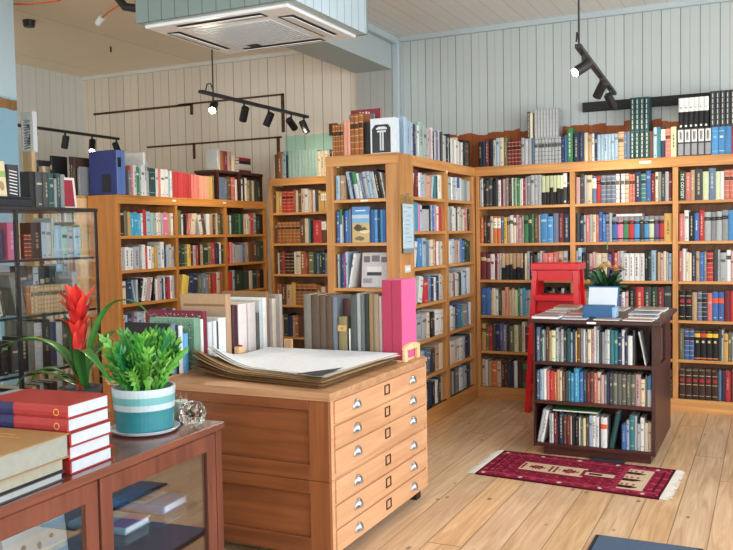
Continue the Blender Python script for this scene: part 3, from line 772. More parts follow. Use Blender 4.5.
def rail(label, x0, y0, x1, y1, z, rods, heads):
    rt = root('track_light', label, 'track light', ((x0 + x1) / 2, (y0 + y1) / 2, z))
    d = Vector((x1 - x0, y1 - y0, 0)).normalized(); s = Vector((-d.y, d.x, 0)) * .017
    p, q = Vector((x0, y0, z)), Vector((x1, y1, z))
    MB().hexa([p - s, p + s, q + s, q - s] + [v + Vector((0, 0, .022)) for v in (p - s, p + s, q + s, q - s)]).build('rail', M['black'], rt)
    for (t2, xx) in rods:
        b2 = p.lerp(q, t2)
        MB().tube([b2 + Vector((0, 0, .0225)), Vector((b2.x + xx, b2.y, CZ))], .0055, 8).build('hanging_rod', M['black'], rt)
        MB().tube([b2 + Vector((0, 0, .023)) + d * -.09, b2 + Vector((0, 0, .075)) + d * -.07, b2 + Vector((0, 0, .085)) + d * -.025, b2 + Vector((0, 0, .05)) + d * -.008], .005, 6).build('feed_cable', M['black'], rt)
    for (t2, dr, lit) in heads:
        b2 = p.lerp(q, t2)
        pos, dd = head(rt, (b2.x, b2.y, z - .075), dr, lit)
        if lit: spot('rail_lamp', pos, dd, LAMP if lit == 2 else LAMP * .46, 115)
LAMP = 60
rail('black spotlight rail hanging below the air conditioner, its first lamp lit', -3.6, 4.88, -3.6, 6.40, 2.41, [(.10, 0)],
     [(.10, (.35, -.75, -.55), 2), (.36, (-.45, .3, -.8), 1), (.59, (-.5, .1, -.8), 1), (.82, (.1, .75, -.6), 1), (.96, (.35, .15, -.9), 0)])
rail('black spotlight rail near the left wall with its third lamp lit', -5.6, 4.35, -5.6, 6.28, 2.34, [(.04, 0)],
     [(.46, (-.35, -.1, -.9), 0), (.65, (-.25, .0, -1), 0), (.82, (.25, -.35, -.85), 2), (.985, (.3, .1, -.9), 0)])
rail('black spotlight rail over the dark island bookcase, its near lamp lit', -.948, 4.72, -1.04, 6.5, 2.40, [(.02, 0)],
     [(.10, (-.5, -.6, -.45), 2), (.55, (-.5, .45, -.75), 1), (.85, (.25, .6, -.75), 1)])

# cables and small ceiling fittings
cb = root('cable', 'orange cable crossing the ceiling above the blue pillar', 'cable', (-4.9, 4.5, 3.1))
MB().tube([(-5.06, 4.40, 3.12), (-4.98, 4.48, 3.115), (-4.85, 4.55, 3.11), (-4.65, 4.62, 3.125), (-4.4, 4.62, 3.152)], .006, 8).build('cable_run', M['orange'], cb)
ex = root('cable', 'short orange cable with a white plug hanging from the ceiling beside the bulkhead', 'cable', (-4.55, 5.0, 3.1))
MB().tube([(-4.38, 5.0, 3.156), (-4.47, 5.02, 3.145), (-4.56, 5.04, 3.125), (-4.62, 5.05, 3.10)], .006, 8).build('cable_run', M['orange'], ex)
MB().tube([(-4.62, 5.05, 3.10), (-4.68, 5.06, 3.06)], .026, 10).build('plug', M['white'], ex)
hs = root('hose', 'black corrugated hose looping out from the bulkhead top', 'hose', (-3.9, 4.6, 3.1))
MB().tube([(-3.40, 4.42, 2.99), (-3.60, 4.46, 2.945), (-3.82, 4.5, 2.935), (-3.92, 4.5, 2.96), (-3.98, 4.5, 3.03), (-4.0, 4.5, 3.158)], .028, 12).build('hose_tube', M['black'], hs)
hk = root('ceiling_hook', 'small dark hook fixed in the alcove ceiling', 'hook', (-5.45, 6.05, 3.16))
MB().tube([(-5.45, 6.05, 3.16), (-5.45, 6.05, 3.11)], .008, 8).build('hook', M['black'], hk)
sm = root('ceiling_sensor', 'small black round fitting on the alcove ceiling beside the blue pillar', 'sensor', (-5.35, 5.0, 3.16))
MB().tube([(-5.36, 5.02, 3.16), (-5.36, 5.02, 3.11)], [.05, .042], 16).build('housing', M['black'], sm)
# ------------------------------------------------------------------ books
COL = {'K': ('black', (26, 26, 29)), 'D': ('charcoal', (62, 66, 68)), 'G': ('grey', (128, 132, 134)), 'L': ('light grey', (168, 174, 176)), 'W': ('white', (216, 218, 214)),
       'C': ('cream', (208, 192, 160)), 'T': ('tan', (184, 148, 108)), 'B': ('brown', (98, 62, 42)), 'H': ('dark brown', (62, 40, 32)), 'O': ('russet leather', (160, 90, 42)),
       'A': ('orange', (226, 112, 50)), 'R': ('red', (196, 44, 48)), 'M': ('maroon', (116, 34, 44)), 'P': ('pink', (224, 104, 146)), 'S': ('salmon', (208, 108, 98)),
       'U': ('purple', (98, 82, 148)), 'N': ('navy', (36, 52, 88)), 'E': ('blue', (56, 104, 178)), 'F': ('pale blue', (150, 182, 206)), 'I': ('bright blue', (62, 140, 202)),
       'J': ('teal', (44, 124, 132)), 'Q': ('dark teal', (32, 72, 72)), 'V': ('green', (52, 130, 78)), 'X': ('dark green', (36, 66, 50)), 'Y': ('yellow', (234, 198, 58)),
       'Z': ('mustard', (200, 154, 72)), 'o': ('olive', (112, 108, 70)), 'g': ('pale green', (196, 208, 158)), 'a': ('aqua', (146, 182, 172)), 's': ('slate blue', (92, 116, 146)),
       'm': ('magenta', (168, 44, 108)), 'd': ('dusty pink', (190, 148, 144)), 'c': ('cyan', (48, 158, 200)), 'q': ('grey olive', (98, 100, 88)), 'f': ('faded salmon', (226, 150, 122))}
ORD = ['', 'first', 'second', 'third', 'fourth', 'fifth', 'sixth', 'seventh', 'eighth', 'ninth', 'tenth', 'eleventh', 'twelfth', 'thirteenth', 'fourteenth', 'fifteenth', 'sixteenth', 'seventeenth', 'eighteenth', 'nineteenth', 'twentieth']
def ordinal(n):
    if n <= 20: return ORD[n]
    tens = {2: 'twenty', 3: 'thirty', 4: 'forty', 5: 'fifty', 6: 'sixty', 7: 'seventy'}[n // 10]
    return tens + '-' + ORD[n % 10] if n % 10 else tens[:-1] + 'ieth'
for _k in COL:
    _n, _c = COL[_k]; _l = _c[0] * .3 + _c[1] * .59 + _c[2] * .11
    COL[_k] = (_n, tuple(v * .82 + (_l + 4) * .18 for v in _c))
BOOKS = []
def shade(c, k): return tuple(max(0, min(255, v * k)) for v in c)

def book_parts(w, h, d, rgb, flags, rg, lean):
    """boards and rounded spine, page block, bands; spine towards -y, base centre-left at the origin"""
    t = min(.0026, w * .16); bul = min(.004, w * .16)
    P = [(0, d), (0, .003), (w * .18, -bul * .6), (w * .5, -bul), (w * .82, -bul * .6), (w, .003), (w, d)]
    Q = [(t, d), (t, .004), (w * .22, .002), (w * .5, .001), (w * .78, .002), (w - t, .004), (w - t, d)]
    n = len(P); V = [(x, y, 0) for x, y in P] + [(x, y, h) for x, y in P] + [(x, y, 0) for x, y in Q] + [(x, y, h) for x, y in Q]
    Fc = []
    for i in range(n - 1):
        Fc += [(i, i + 1, n + i + 1, n + i), (2 * n + i + 1, 2 * n + i, 3 * n + i, 3 * n + i + 1), (n + i, n + i + 1, 3 * n + i + 1, 3 * n + i), (i + 1, i, 2 * n + i, 2 * n + i + 1)]
    Fc += [(0, n, 3 * n, 2 * n), (n - 1, 3 * n - 1, 4 * n - 1, 2 * n - 1)]
    out = [('cover', V, Fc, rgb)]
    pg = [(t * 1.02, .0042, .002), (w - t * 1.02, .0042, .002), (w - t * 1.02, d - .004, .002), (t * 1.02, d - .004, .002)]
    V2 = pg + [(x, y, h - .004) for x, y, z in pg]
    out.append(('page_block', V2, [(0, 3, 2, 1), (4, 5, 6, 7), (1, 2, 6, 5), (2, 3, 7, 6), (3, 0, 4, 7), (0, 1, 5, 4)], (222, 212, 188) if rg.random() < .75 else (238, 236, 230)))
    def band(z0, z1, c, a=0., b2=1.):
        S = [(w * a, None), (w * (a + (b2 - a) * .33), None), (w * (a + (b2 - a) * .67), None), (w * b2, None)]
        def yy(x):
            for i in range(1, 5):
                (x0, y0), (x1, y1) = P[i], P[i + 1]
                if x <= x1 + 1e-9: return y0 + (y1 - y0) * (x - x0) / max(x1 - x0, 1e-9)
            return P[5][1]
        xs = [w * a] + [q for q in (w * .18, w * .5, w * .82) if w * a + 1e-4 < q < w * b2 - 1e-4] + [w * b2]
        V = [(x, yy(x) - .00045, z0 * h) for x in xs] + [(x, yy(x) - .00045, z1 * h) for x in xs]; m = len(xs)
        out.append(('spine_band', V, [(i, i + 1, m + i + 1, m + i) for i in range(m - 1)], c))
    lum = (rgb[0] * .3 + rgb[1] * .59 + rgb[2] * .11)
    ink = (214, 200, 164) if lum < 100 else ((60, 60, 66) if lum > 150 else (236, 232, 222))
    kk = rg.uniform(.35, .8); ink = tuple(a * kk + b2 * (1 - kk) for a, b2 in zip(ink, rgb))
    def title(z0, z1, c=ink):
        zs = z0; 
        while zs < z1:
            L = rg.uniform(.05, .14); band(zs, min(zs + L, z1), c, .36, .62); zs += L + rg.uniform(.02, .04)
    f = flags
    if 'b' in f: band(.70, .82, shade(rgb, .25) if lum > 70 else (206, 190, 150)); band(.74, .77, ink if lum < 150 else (230, 214, 170), .2, .8)
    elif 'w' in f: band(.56, .92, (236, 232, 218) if lum < 200 else (206, 120, 90)); band(.66, .70, (60, 56, 52), .25, .75); band(.76, .80, (60, 56, 52), .25, .75)
    elif 'h' in f:
        for k in (.14, .30, .46, .62, .78, .93): band(k, k + .016, (208, 172, 104) if lum < 150 else shade(rgb, .5))
        band(.64, .76, shade(rgb, .45), .06, .94)
    elif 'z' in f: band(.86, .995, (128, 132, 132)); band(.70, .80, (24, 24, 26)); band(.735, .765, (214, 196, 130), .2, .8); band(.10, .15, (24, 24, 26)); band(.02, .07, (128, 130, 128))
    elif 'p' in f: band(.0, rg.uniform(.38, .62), (24, 26, 30)); 
    elif 't' in f: title(.18, .86)
    elif 'x' in f: band(.60, .72, (170, 40, 40), .2, .8); band(.82, .84, (206, 182, 130), .1, .9); band(.12, .135, (206, 182, 130), .1, .9); band(.50, .52, (206, 182, 130), .1, .9)
    elif 'v' in f: band(.04, .2, (52, 130, 90)); band(.74, .9, (52, 130, 90))
    elif 'y' in f: band(.62, .78, (226, 84, 40)); band(.10, .13, (226, 206, 150), .3, .7)
    elif 'e' in f: band(.55, .995, (240, 240, 236)); band(.66, .7, (40, 40, 44), .3, .7); band(.06, .12, (236, 236, 232), .3, .7)
    elif 'i' in f: band(.52, .97, (214, 214, 214), .1, .9); band(.60, .90, (40, 40, 44), .34, .7); band(.04, .46, (140, 144, 150), .1, .9)
    elif 'j' in f:
        band(.82, .96, rg.choice([(206, 60, 60), (226, 190, 60), (130, 170, 206), (214, 70, 50)])); band(.62, .7, (226, 206, 150), .3, .7); band(.04, .09, (190, 110, 60))
    elif 'k' in f:
        for k in range(6): band(.07 + k * .15, .18 + k * .15, (196, 198, 192), .42, .62)
    elif 'u' in f: band(0., .55, (190, 196, 204))
    elif 'n' not in f and w > .010 and rg.random() < .7:
        r = rg.random()
        if r < .4: title(rg.uniform(.25, .4), rg.uniform(.7, .88))
        elif r < .75: z = rg.uniform(.6, .78); band(z, z + rg.uniform(.05, .12), ink, .12, .88); band(.07, .10, ink, .3, .7)
        else: band(.84, .86, ink, .1, .9); band(.12, .14, ink, .1, .9); band(.6, .68, ink, .25, .75)
    if lean:
        ca, sa = math.cos(lean), math.sin(lean); pv = w if lean > 0 else 0
        out = [(k, [(pv + (x - pv) * ca + z * sa, y, -(x - pv) * sa + z * ca) for x, y, z in V], Fc2, c) for k, V, Fc2, c in out]
    return out

def parse(spec):
    toks = []
    for s in spec.split():
        if s[0] == '_': toks.append(('_', float(s[1:]), None, '')); continue
        i = 1
        while i < len(s) and (s[i].isdigit() or s[i] == '.'): i += 1
        w = float(s[1:i]); pct = None
        if i < len(s) and s[i] == '/':
            j = i + 1
            while j < len(s) and s[j].isdigit(): j += 1
            pct = int(s[i + 1:j]); i = j
        toks.append((s[0], w, pct, s[i:]))
    return toks

RID = [0]
def row(axis, plane, a0, a1, z, clear, spec, where, inset=.022, dmax=.18, maxw=None):
    RID[0] += 1; rg = random.Random(RID[0] * 7919)
    T = parse(spec); A = math.radians(11)
    items = []
    for (k, w, pct, f) in T:
        if k == '_': items.append((k, w, 0, f, 0)); continue
        base = pct if pct else rg.uniform(76, 87)
        hh = clear * base / 100
        if 'h' in f or 'z' in f or 'k' in f or 'e' in f or 'i' in f: hh = clear * (pct or 80) / 100
        items.append((k, w, hh, f, A if 'r' in f else (-A if 'l' in f else 0)))
    fixed = 0
    for i, it in enumerate(items):
        nx = items[i + 1] if i + 1 < len(items) else None; pvv = items[i - 1] if i else None
        if it[4] > 0 and (nx is None or nx[4] <= 0): fixed += it[2] * math.sin(A)
        if it[4] < 0 and (pvv is None or pvv[4] >= 0): fixed += it[2] * math.sin(A)
    tot = sum(it[1] / (math.cos(A) if it[4] else 1) for it in items)
    sc = (a1 - a0 - fixed - .004) / tot
    if maxw: sc = min(sc, maxw)
    u = a0 + .002; n = 0
    for i, (k, w, hh, f, le) in enumerate(items):
        w *= sc
        if k == '_': u += w; continue
        nx = items[i + 1] if i + 1 < len(items) else None; pvv = items[i - 1] if i else None
        if le < 0 and (pvv is None or pvv[4] >= 0): u += hh * math.sin(A)
        n += 1
        d = min(dmax, max(.11, hh * rg.uniform(.62, .74)))
        jit = rg.uniform(0, .006)
        ww = w - .0006
        u2 = u + (w / math.cos(A) - w if le > 0 else 0)
        pos = (u2, plane + inset + jit, z + .0006) if axis == 'y' else (plane - inset - jit, u2, z + .0006)
        BOOKS.append(dict(id=len(BOOKS), axis=axis, pos=pos, w=ww, h=hh, d=d, key=k, flags=f, lean=le, seed=RID[0] * 1000 + i, where=where, n=n, rid=RID[0]))
        u += w / (math.cos(A) if le else 1)
        if le > 0 and (nx is None or nx[4] <= 0): u += hh * math.sin(A)
def filler(seed, n, pal='KDGLWCTBMNEXosJ'):
    rg = random.Random(seed)
    return ' '.join(rg.choice(pal) + str(rg.choice([3, 4, 4, 5, 5, 6])) for _ in range(n))

YBK = 6.785
bays = [(-2.188, -1.437), (-1.392, -.663), (-.618, -.225)]
tail = (-.222, .165)
Z6 = [1.612, 1.306, 1.002, .703, .402, .10]
S6 = ['top', 'second', 'third', 'fourth', 'fifth', 'bottom']
B1 = ["L2 W3 K4 D5 D6 K5 D4 W5t M3 L3 S2 G4 H5t W3 V3 g2 V5 W2 W3 R4 L2 G6/88 L6/90 L5/90 L6/90 g6/86p g6/86p g6/86p g5/86p g5/86p g5/86p D6/92e K4",
      "A4 H5 H4 C4 A5w A5w s4 Y4t T4b W4b C4b d3 d4 d3 V6b X4b V3 B6t L2 I9 I7 s7 M6t N8t",
      "M7b M6b W6x M3 d3 L3 T5/80p T5/80p T5/80p T5/80p T5/80p T4/80p K2 C3 L4 K5t D5 L3 L3 S7 S7 S6 T7x L6 K3",
      "E7 E7 L2 C6 W4 X5t f5 f5 T5 C4 g5 V3 L4 c4 F3 L5 L5t L7 K3 L4 K4 D4 G4 T4 K5 D4 W4 N5 B4",
      "Z5b o4 R4 D4 N5 U4 G4 N3 o6 g5 o4 C4/92 M5 R5 H4 M4 H4 B5 T4 R4 D4 X4 K4 M5",
      "C3 W3 T4 A6 C4 M4 B2 D4 N3 W4 H5 B6v T4 D3 o4 o5 K4 M4 T5 D4 N4 B5"]
B2 = ["d6 D6 L3 C8 s6w R6b s7/80h s7/80h s7/80h W5/82h B2 W5/82h C6/82h S4h S4h N8t J7h E6 M6 C4 G4 D5t L5 M4",
      "D6 N5 L4 S5 L4 C6 S4 E5 E5 s5h L4 E8/72z P8/72z V8/72z R8/72z I8/72z D6/72z I7/72z g7/72z U7/72z R7/72z Z11/78",
      "L2 F6/95 K7t D4 d5 d4 C9 C9 U6 M4 S4 d4 L5 W8/78t W7/78t W8/78t W7/78t K5 X4 F7/86 D2 T4 d4 C4 L3 F5",
      "D5 L4 T8 C8 D5 N5 K5 T5 L4 U3 W4 d4 K8/92t R9/92t D8/92t X7/92t M7/92t D9/95",
      "D4 N5 K4 B5 T4 M5 R4 D5 K5 N6 B5 G4 L4 X5 K4 B5 M4 T4 B3 D4 H5 M5",
      "K5 B5 D4 N5 M4 X5 B4 T5 H5 K4 D5 B5 M4 N4 H5 T4 X4 D5 B4 H5 T5h o6h"]
B3 = ["X8n/84 S6 T5 D9t g7 s8 g5 W5 S6h S6h", "S7t W6 K7t E6 R7t L8b G7b L7b G8b I8", "S5 W5/90 C4 C4 N6t T5 E6 G4 R9h D6 L3 L9 W6b d5",
      "K8/82x K8/82x T6 s6h N6h S6 E7/80y E7/80y M7 R5", "o7 E7/84h E7/84h K8/78j K8/78j K8/78j K8/78j D4 L3 Z6 o4 G4", "H8/80x H8/80x H8/80x H8/80x H8/80x H8/80x s4 N4 R7 M4"]
bn = ["left bay of the wall bookcase", "middle bay of the wall bookcase", "right bay of the wall bookcase"]
for i in range(6):
    row('y', YBK, *bays[0], Z6[i], .272, B1[i], S6[i] + ' shelf, ' + bn[0])
    row('y', YBK, *bays[1], Z6[i], .272, B2[i], S6[i] + ' shelf, ' + bn[1])
    row('y', YBK, *bays[2], Z6[i], .272, B3[i], S6[i] + ' shelf, ' + bn[2])
    row('y', YBK, *tail, Z6[i], .272, filler(900 + i, 16), S6[i] + ' shelf, far end of the wall bookcase')
ZT = 1.9455
row('y', YBK, -2.20, -1.413, ZT, .27, "K7 N7 M7t K9 L6 F7 C9 o7 M7/74h M7/74h M7/74h M7/74h L7 L7/78k L7/78 s6/78 L7/78h L6/78h L7/78h L6/78h L7/78h L6/78h L7/78h L6/78h N6 E5 V11/100t", 'top of the wall bookcase, left third', .03)
row('y', YBK, -1.411, -.632, ZT, .27, "N12t N11t C8 T8 W6 N6 F7/76 F7/76 F8/76 F7/76 F7/76 F8/76 T12h s6 s6 Q10/78k Q10/78k Q10/78k Q10/78k B8 F8 J7 N9w S11h g11", 'top of the wall bookcase, middle third', .03)
row('y', YBK, -.63, -.225, ZT, .27, "D12.6/76i D12.6/76i D12.6/76i D12.6/76i D12.6/76i I12/76 I12/76 I12/76 R6/74", 'top of the wall bookcase, right third', .03)
row('y', YBK, -.222, .16, ZT, .27, "R6 M8 K8 N8 C8 T8 s8 E8 D9 K9", 'top of the wall bookcase, far end', .03)
row('y', YBK, -1.785, -1.738, ZT + .2125, .27, "D4k C5", 'stacked above the pale set on the wall bookcase', .034)
row('y', YBK, -1.728, -1.53, ZT + .2125, .27, "L6/86k L6/86k L6/86k L6/86k L6/86k L6/86k L6/86k L6/86k", 'stacked second tier above the pale ribbed set', .034)
row('y', YBK, -.9745, -.832, ZT + .2125, .27, "Q10/96k Q10/96k Q10/96k Q10/96k", 'upper tier of the dark teal set', .034)
row('y', YBK, -.622, -.405, ZT + .207, .27, "K9/86e K9/86e K9/86e K9/86e K9/86e K9/86e", 'upper tier of black and white set', .034)
row('y', YBK, -.40, -.225, ZT + .207, .27, "D8/98k D8/98k D8/98k D8/98k D8/98k", 'upper tier at right end of wall bookcase', .034)

# side bookcase (faces the room to the right)
SX = -2.22; Z7 = [1.656, 1.415, 1.158, .894, .631, .365, .12]
S7 = ['top', 'second', 'third', 'fourth', 'fifth', 'sixth', 'bottom']
SA = ["W6r M7/90 W3 F4 L3 L3 d2 T8 S2 F3r J4 Q3 W4 C4", "L3 W4 c7/90 P3 F4 L12/70 K2 F4 E4 d4 W4 R6", "B5/70 W4r I9/92 F7/92 s5 L4 C5 T3 R3 W4 L4 C4",
      "L9/82 W6r R7/75 s4 N4 W4 N4 L4 T2", "D4 L8 L6 C4 K4 D3 W6 W5", "R3 N6 F5 s5r D5 T5 C5", "K3 L4 L3 L4 D4 N4 K5 W3 D4 T4"]
SBb = ["W3 a6 L5 W3 T2 F5 W3/88 E7/88u W3/88 L4 a4 G4 L5 W2", "W5 L3 G5 W4 W3 D3 W3 C4 L4 C3 S4 d3 K2 B3", "W4/92 L2 W6 F4 T3 d6 L3 s5 E5 X4 X4 X4",
      "W6/92 a4 d5 N2 C5 L4 D6 L4 F4 s3 W9/96", "N3 Q3 W4 L5 D3 E4 J5 G8/80 s3 W4", "W7/80 W7/80 C6/80 W6/80 W6/80 L6/80 N8 D3 W3", "D5 K4 L4 D4 G8 W6 F5 L5 N4 D4 L3"]
for i in range(7):
    row('x', SX, 5.432, 6.063, Z7[i], .225 if i else .21, SA[i], S7[i] + ' shelf, near bay of the corner bookcase', .03)
    row('x', SX, 6.132, 6.733, Z7[i], .225 if i else .21, SBb[i], S7[i] + ' shelf, far bay of the corner bookcase', .03)
row('x', SX, 5.34, 6.75, 1.9405, .27, "F5/96 F4/92 F4/86 L3 N5 L3/80 W3 a9/94 L5/90 T3 F4/84 d3 W4/88 K2 L4 U4 L4/86 K3 D3 L4/76 L4/76 K4 a3/74 K3 W4/74 L5/72 W4/72 C4 W4/72 L4/70 W5/70 K4 D5/74 B4/74 K4", 'top of the corner bookcase', .03)
# end unit
EY = 5.151
row('y', EY, -2.70, -2.32, 1.64, .225, "F6/74 T6/74 T2/74 F5l/86 N3l/90 V6l/92u W4l/86 s4l/88 L6l/88 F5l/88 L4l/86 W2l/86 K5l/86 D3l/80 W2l/80", 'top shelf of the narrow end bookcase')
row('y', EY, -2.70, -2.585, 1.343, .27, "E6/80 V4/86u W2/70 N3 E7/82 s4", 'second shelf, left of the beach picture book')
row('y', EY, -2.44, -2.32, 1.343, .27, "E5/82 I4/82 N3/80 I4/82 E4/82", 'second shelf, right of the beach picture book')
row('y', EY, -2.70, -2.555, 1.033, .29, "L6/80 J3 N3 E4 m5 F6 W5r/64", 'third shelf of the narrow end bookcase')
row('y', EY, -2.70, -2.32, .73, .27, filler(77, 18), 'fourth shelf of the narrow end bookcase')
row('y', EY, -2.72, -2.48, 1.9405, .27, "O6/80h O6/80h O6/80h O6/80h f7/88 f7/88 O9/102h O9/102h O9/104h", 'leather volumes on top of the narrow end bookcase', .02, .15)
# alcove case
AZ = [1.615, 1.329, 1.041, .75, .45, .12]
AS = ["B2 Z4 Z4 R5h R5h R4h O3 C3 B4 C4 W4 C4 S2 W3 D4 Z3 Z4/72w Z4/72w Z4/72w Z4/72w", "B3 O4h O4h O4h O4h O4h O5h B5/90 C4/90 J2 K3 R9/84 B5w B5w B4w", "B3 C2 B4 R3 H6h H6h W2 C6 O6 R2 B2 o6 X4 s3 X4 N3/90 G4 R4/60 W3 T2",
      "O5 B5 T5 Z4 O5h O5h O5h O5h O4 C4/70 O5 O5", "X3 T3 D4 N4 T2 O3 B3 B4 K4 M5 T4 B5 X4 O4", filler(78, 18)]
for i in range(6):
    row('y', YBK, -4.21, -3.565, AZ[i], .25, AS[i], S6[i] + ' shelf of the leather-filled alcove bookcase')
    row('y', YBK, -3.563, -3.295, AZ[i], .25, filler(300 + i, 8, 'OBZTCMX'), 'far ' + S6[i] + ' shelf of the alcove bookcase')
row('y', YBK, -4.225, -3.52, 1.9375, .27, "C3 B4/84 O5/92 a2 F3/96 K3 a4/92n a4/92n a4/92n a4/92n a4/92n a4/92n a4/92n a4/92n a4/92n C4/86 C4/86 C4/86 L3/90 K2 T3 K2 L3", 'top of the leather-filled alcove bookcase', .03)
# left case
LX = -4.25; LZ = [1.42, 1.167, .918, .66, .38, .10]
L1 = ["H6/92 o4 Z3 c4 c4 c4 W2 R4/92 F5 a4 L3 W2 C4 L2 P6 T4 W3", "W3 L3 W5t W5t L7t G3 W5 R2 W5 C4 Z4 L4 W5/94 N2 F4 C3 L4", "C7/78 N3 N5 F2l L3 K4r W6r d6r W2r K3 W4 d3 L3 N3 W2 M4 R4 W4 L4", "d3 F3 N4 U3 d3 F5 L3 W3 V2 F4 N3 F3 K6 G4 L4 D4 W3", filler(81, 20), filler(82, 20)]
L2 = ["o6/92 W2 K4 S4r C3r C3r W4l B4l W4 T4 B4 C2 o4 X3", "X5 X4 o3 Y4 M3 L3 R3 K2 T4 X6 o4 R5 N3 K2 W3 X3", "T3 Y4r Y3r N4r N5r o4 s4 G3 O3 B2 R5 C4 O5", filler(83, 16), filler(84, 18), filler(85, 18)]
L3 = ["T3 o2 W2 X5 X5 V2 X4 C3 C4 L2 R4 G4/90 X5 K4", "R4 S3 L3 L8/74 E3 T4 B5 B4 D4 X4", "R5 L2 X5 X4 D4 C3 Q4 B3 K4", "D4 B4 X4 C3 Z3 D4 K4 B3", filler(86, 16), filler(87, 16)]
for i in range(6):
    c = .215
    row('x', LX, 4.768, 5.393, LZ[i], c, L1[i], S6[i] + ' shelf, near bay of the amber bookcase')
    row('x', LX, 5.427, 6.07, LZ[i], c, L2[i], S6[i] + ' shelf, middle bay of the amber bookcase')
    row('x', LX, 6.104, 6.708, LZ[i], c, L3[i], S6[i] + ' shelf, far bay of the amber bookcase')
row('x', LX, 4.895, 5.97, 1.7205, .24, "G3 S3/92 W4/94 V4/90 L2 W4/96 W3/138 L3/108 Q9/90 W3/90 S4/90 W5/90 W5/90 F3 W3 R4/86n R4/86n R4/86n R4/86n R4/84n R4/84n R4/84n S4/82n S4/82n S4/82n f4/80n f4/80n f4/80n T3/80n Z3/80n Z3/80n o3/84n", 'top of the amber bookcase', .03)
row('x', LX, 6.022, 6.316, 1.7205, .24, "s5 s4 B4 S4 W2", 'near half of the small dark shelf', .03)
row('x', LX, 6.357, 6.688, 1.7205, .24, "W4 K3 W3 T4 o4 C4 D5 X4", 'far half of the small dark shelf', .03)
row('x', LX, 6.02, 6.30, DS + .0225, .20, "L4/90 O5/84 M6/84 d6 C6/72", 'on top of the small dark shelf', .03)
# island front
IY = 5.17
ICL = .235
row('y', IY, -1.315, -.62, .59, .243, "s6/86 D3 a3 G2 B5 T3 g7 L4/86 G3 L4 D4 Q6/84 F3 N4 Y2 B5 G4 W3 G3 C5 d4 W3/92 L4 D4 G4 L3 W4 J6/84 J5/84 N5 W4 N4 W7/72 D3 _4 W2l _7", 'top shelf of the dark island bookcase')
row('y', IY, -1.315, -.62, .345, .225, "s4 F4 W4 S4 R5 A4 T3 C3 B4 D3 J3 I4 c6/92t E5 Q4 M4 B4 S4 C4 d4 G3 N3 D4 q5/82 q5/82 q5/82 q5/82 q5/82 d6 C5/72 o2 I5u", 'middle shelf of the dark island bookcase')
row('y', IY, -1.315, -.62, .075, .250, "L4r/72 W4r/72 L3/74 W3/74 M5/78 K2/70 N6t/72 B4/72 M5/72 C2/70 K4/70 K5/68 W2/68 o3/66 g4/68 B4/70 F4/76 W5/76 W4/74 N2/70 W8/74y _2 Q6r/76 _1 E6/60 F4/72 J6/84 L3 L4/64 W5/80 C5/68 C4/70", 'bottom shelf of the dark island bookcase')
# island side recess
row('x', IX1 + .012, 5.475, 5.71, .5605, .24, "L4 G3 W3 T4 C3 L4 D4 B5 G4", 'side recess of the dark island bookcase', .03, .035)
# glass display case
GXp = DX1 - .012
row('x', GXp, 2.60, 3.06, 1.3025, .25, filler(91, 9, 'LBCDG') + " W4 W4 B4/60 K3 E7/72 N4/60", 'first glass shelf, behind the display case door', .06)
row('x', GXp, 3.08, 3.60, 1.3025, .25, "P6/76 T5/76 _3 M3/52h M3/52h K9/76 F4/76 L5/76 a2 F7/70 a6/68 L6/68 F6/66 g2/72", 'first glass shelf, display case near the amber bookcase', .06)
row('x', GXp, 2.60, 3.06, 1.0125, .26, filler(92, 8, 'BTCDO') + " B4 T5 B4 C7l/84 D2l/80", 'second glass shelf, behind the display case door', .06)
row('x', GXp, 3.08, 3.60, 1.0125, .26, "q9l/76 O4/56 T3/56h T3/56h T3/56h T3/56h T3/56h T3/56h T3/56h T3/56h T3/56h T3/56h T3/56h _8 L5/80 _6", 'second glass shelf, display case near the amber bookcase', .06)
row('x', GXp, 2.60, 3.06, .7155, .28, filler(93, 8, 'KDM') + " M3 W4l/60 K5/56 K5/62", 'third glass shelf, behind the display case door', .06)
row('x', GXp, 3.08, 3.60, .7155, .28, "D6/60 K6/66 q5/92 L6/88x K6/92 N5/84 L5/84 D4 K6/74 W3/60 K6", 'third glass shelf, display case near the amber bookcase', .06)
row('x', GXp, 2.60, 3.58, .4005, .28, filler(94, 30, 'TBKDCMGL'), 'lowest glass shelf of the display case', .06)
row('x', DX0 + .2, 3.09, 3.60, 1.0125, .26, "D4/98 L6/98 K4/92 D5/96 D3/94 L3/92 D3/92 K3/92 D4/92 F4/96", 'back row, second shelf of the display case', .0, .10)
row('x', DX1 - .03, 3.20, 3.44, 1.5725, .20, "K4/92 D5/92 D4/92 Q4/90 G2 Q3/92 G3/90", 'top of the glass display case', .0, .07)
# corner case
row('y', 4.62, -4.93, -4.765, 1.7205, .30, "D4/92 T5/76l T5/76l C4/76l _5 K6/100", 'top of the birch corner bookcase', .01, .15)
row('y', 4.62, -4.65, -4.54, 1.7205, .30, "H9/96 H9/95 H8/94 _6 G5/66 G5/70", 'right end on top of the birch corner bookcase', .05, .15)
for z, sd in ((1.40, 95), (1.08, 96), (.74, 97), (.4, 98)):
    row('y', 4.62, -4.93, -4.565, z, .27, filler(sd, 13, 'TCLGBDWO'), 'shelf of the birch corner bookcase', .01, .15)

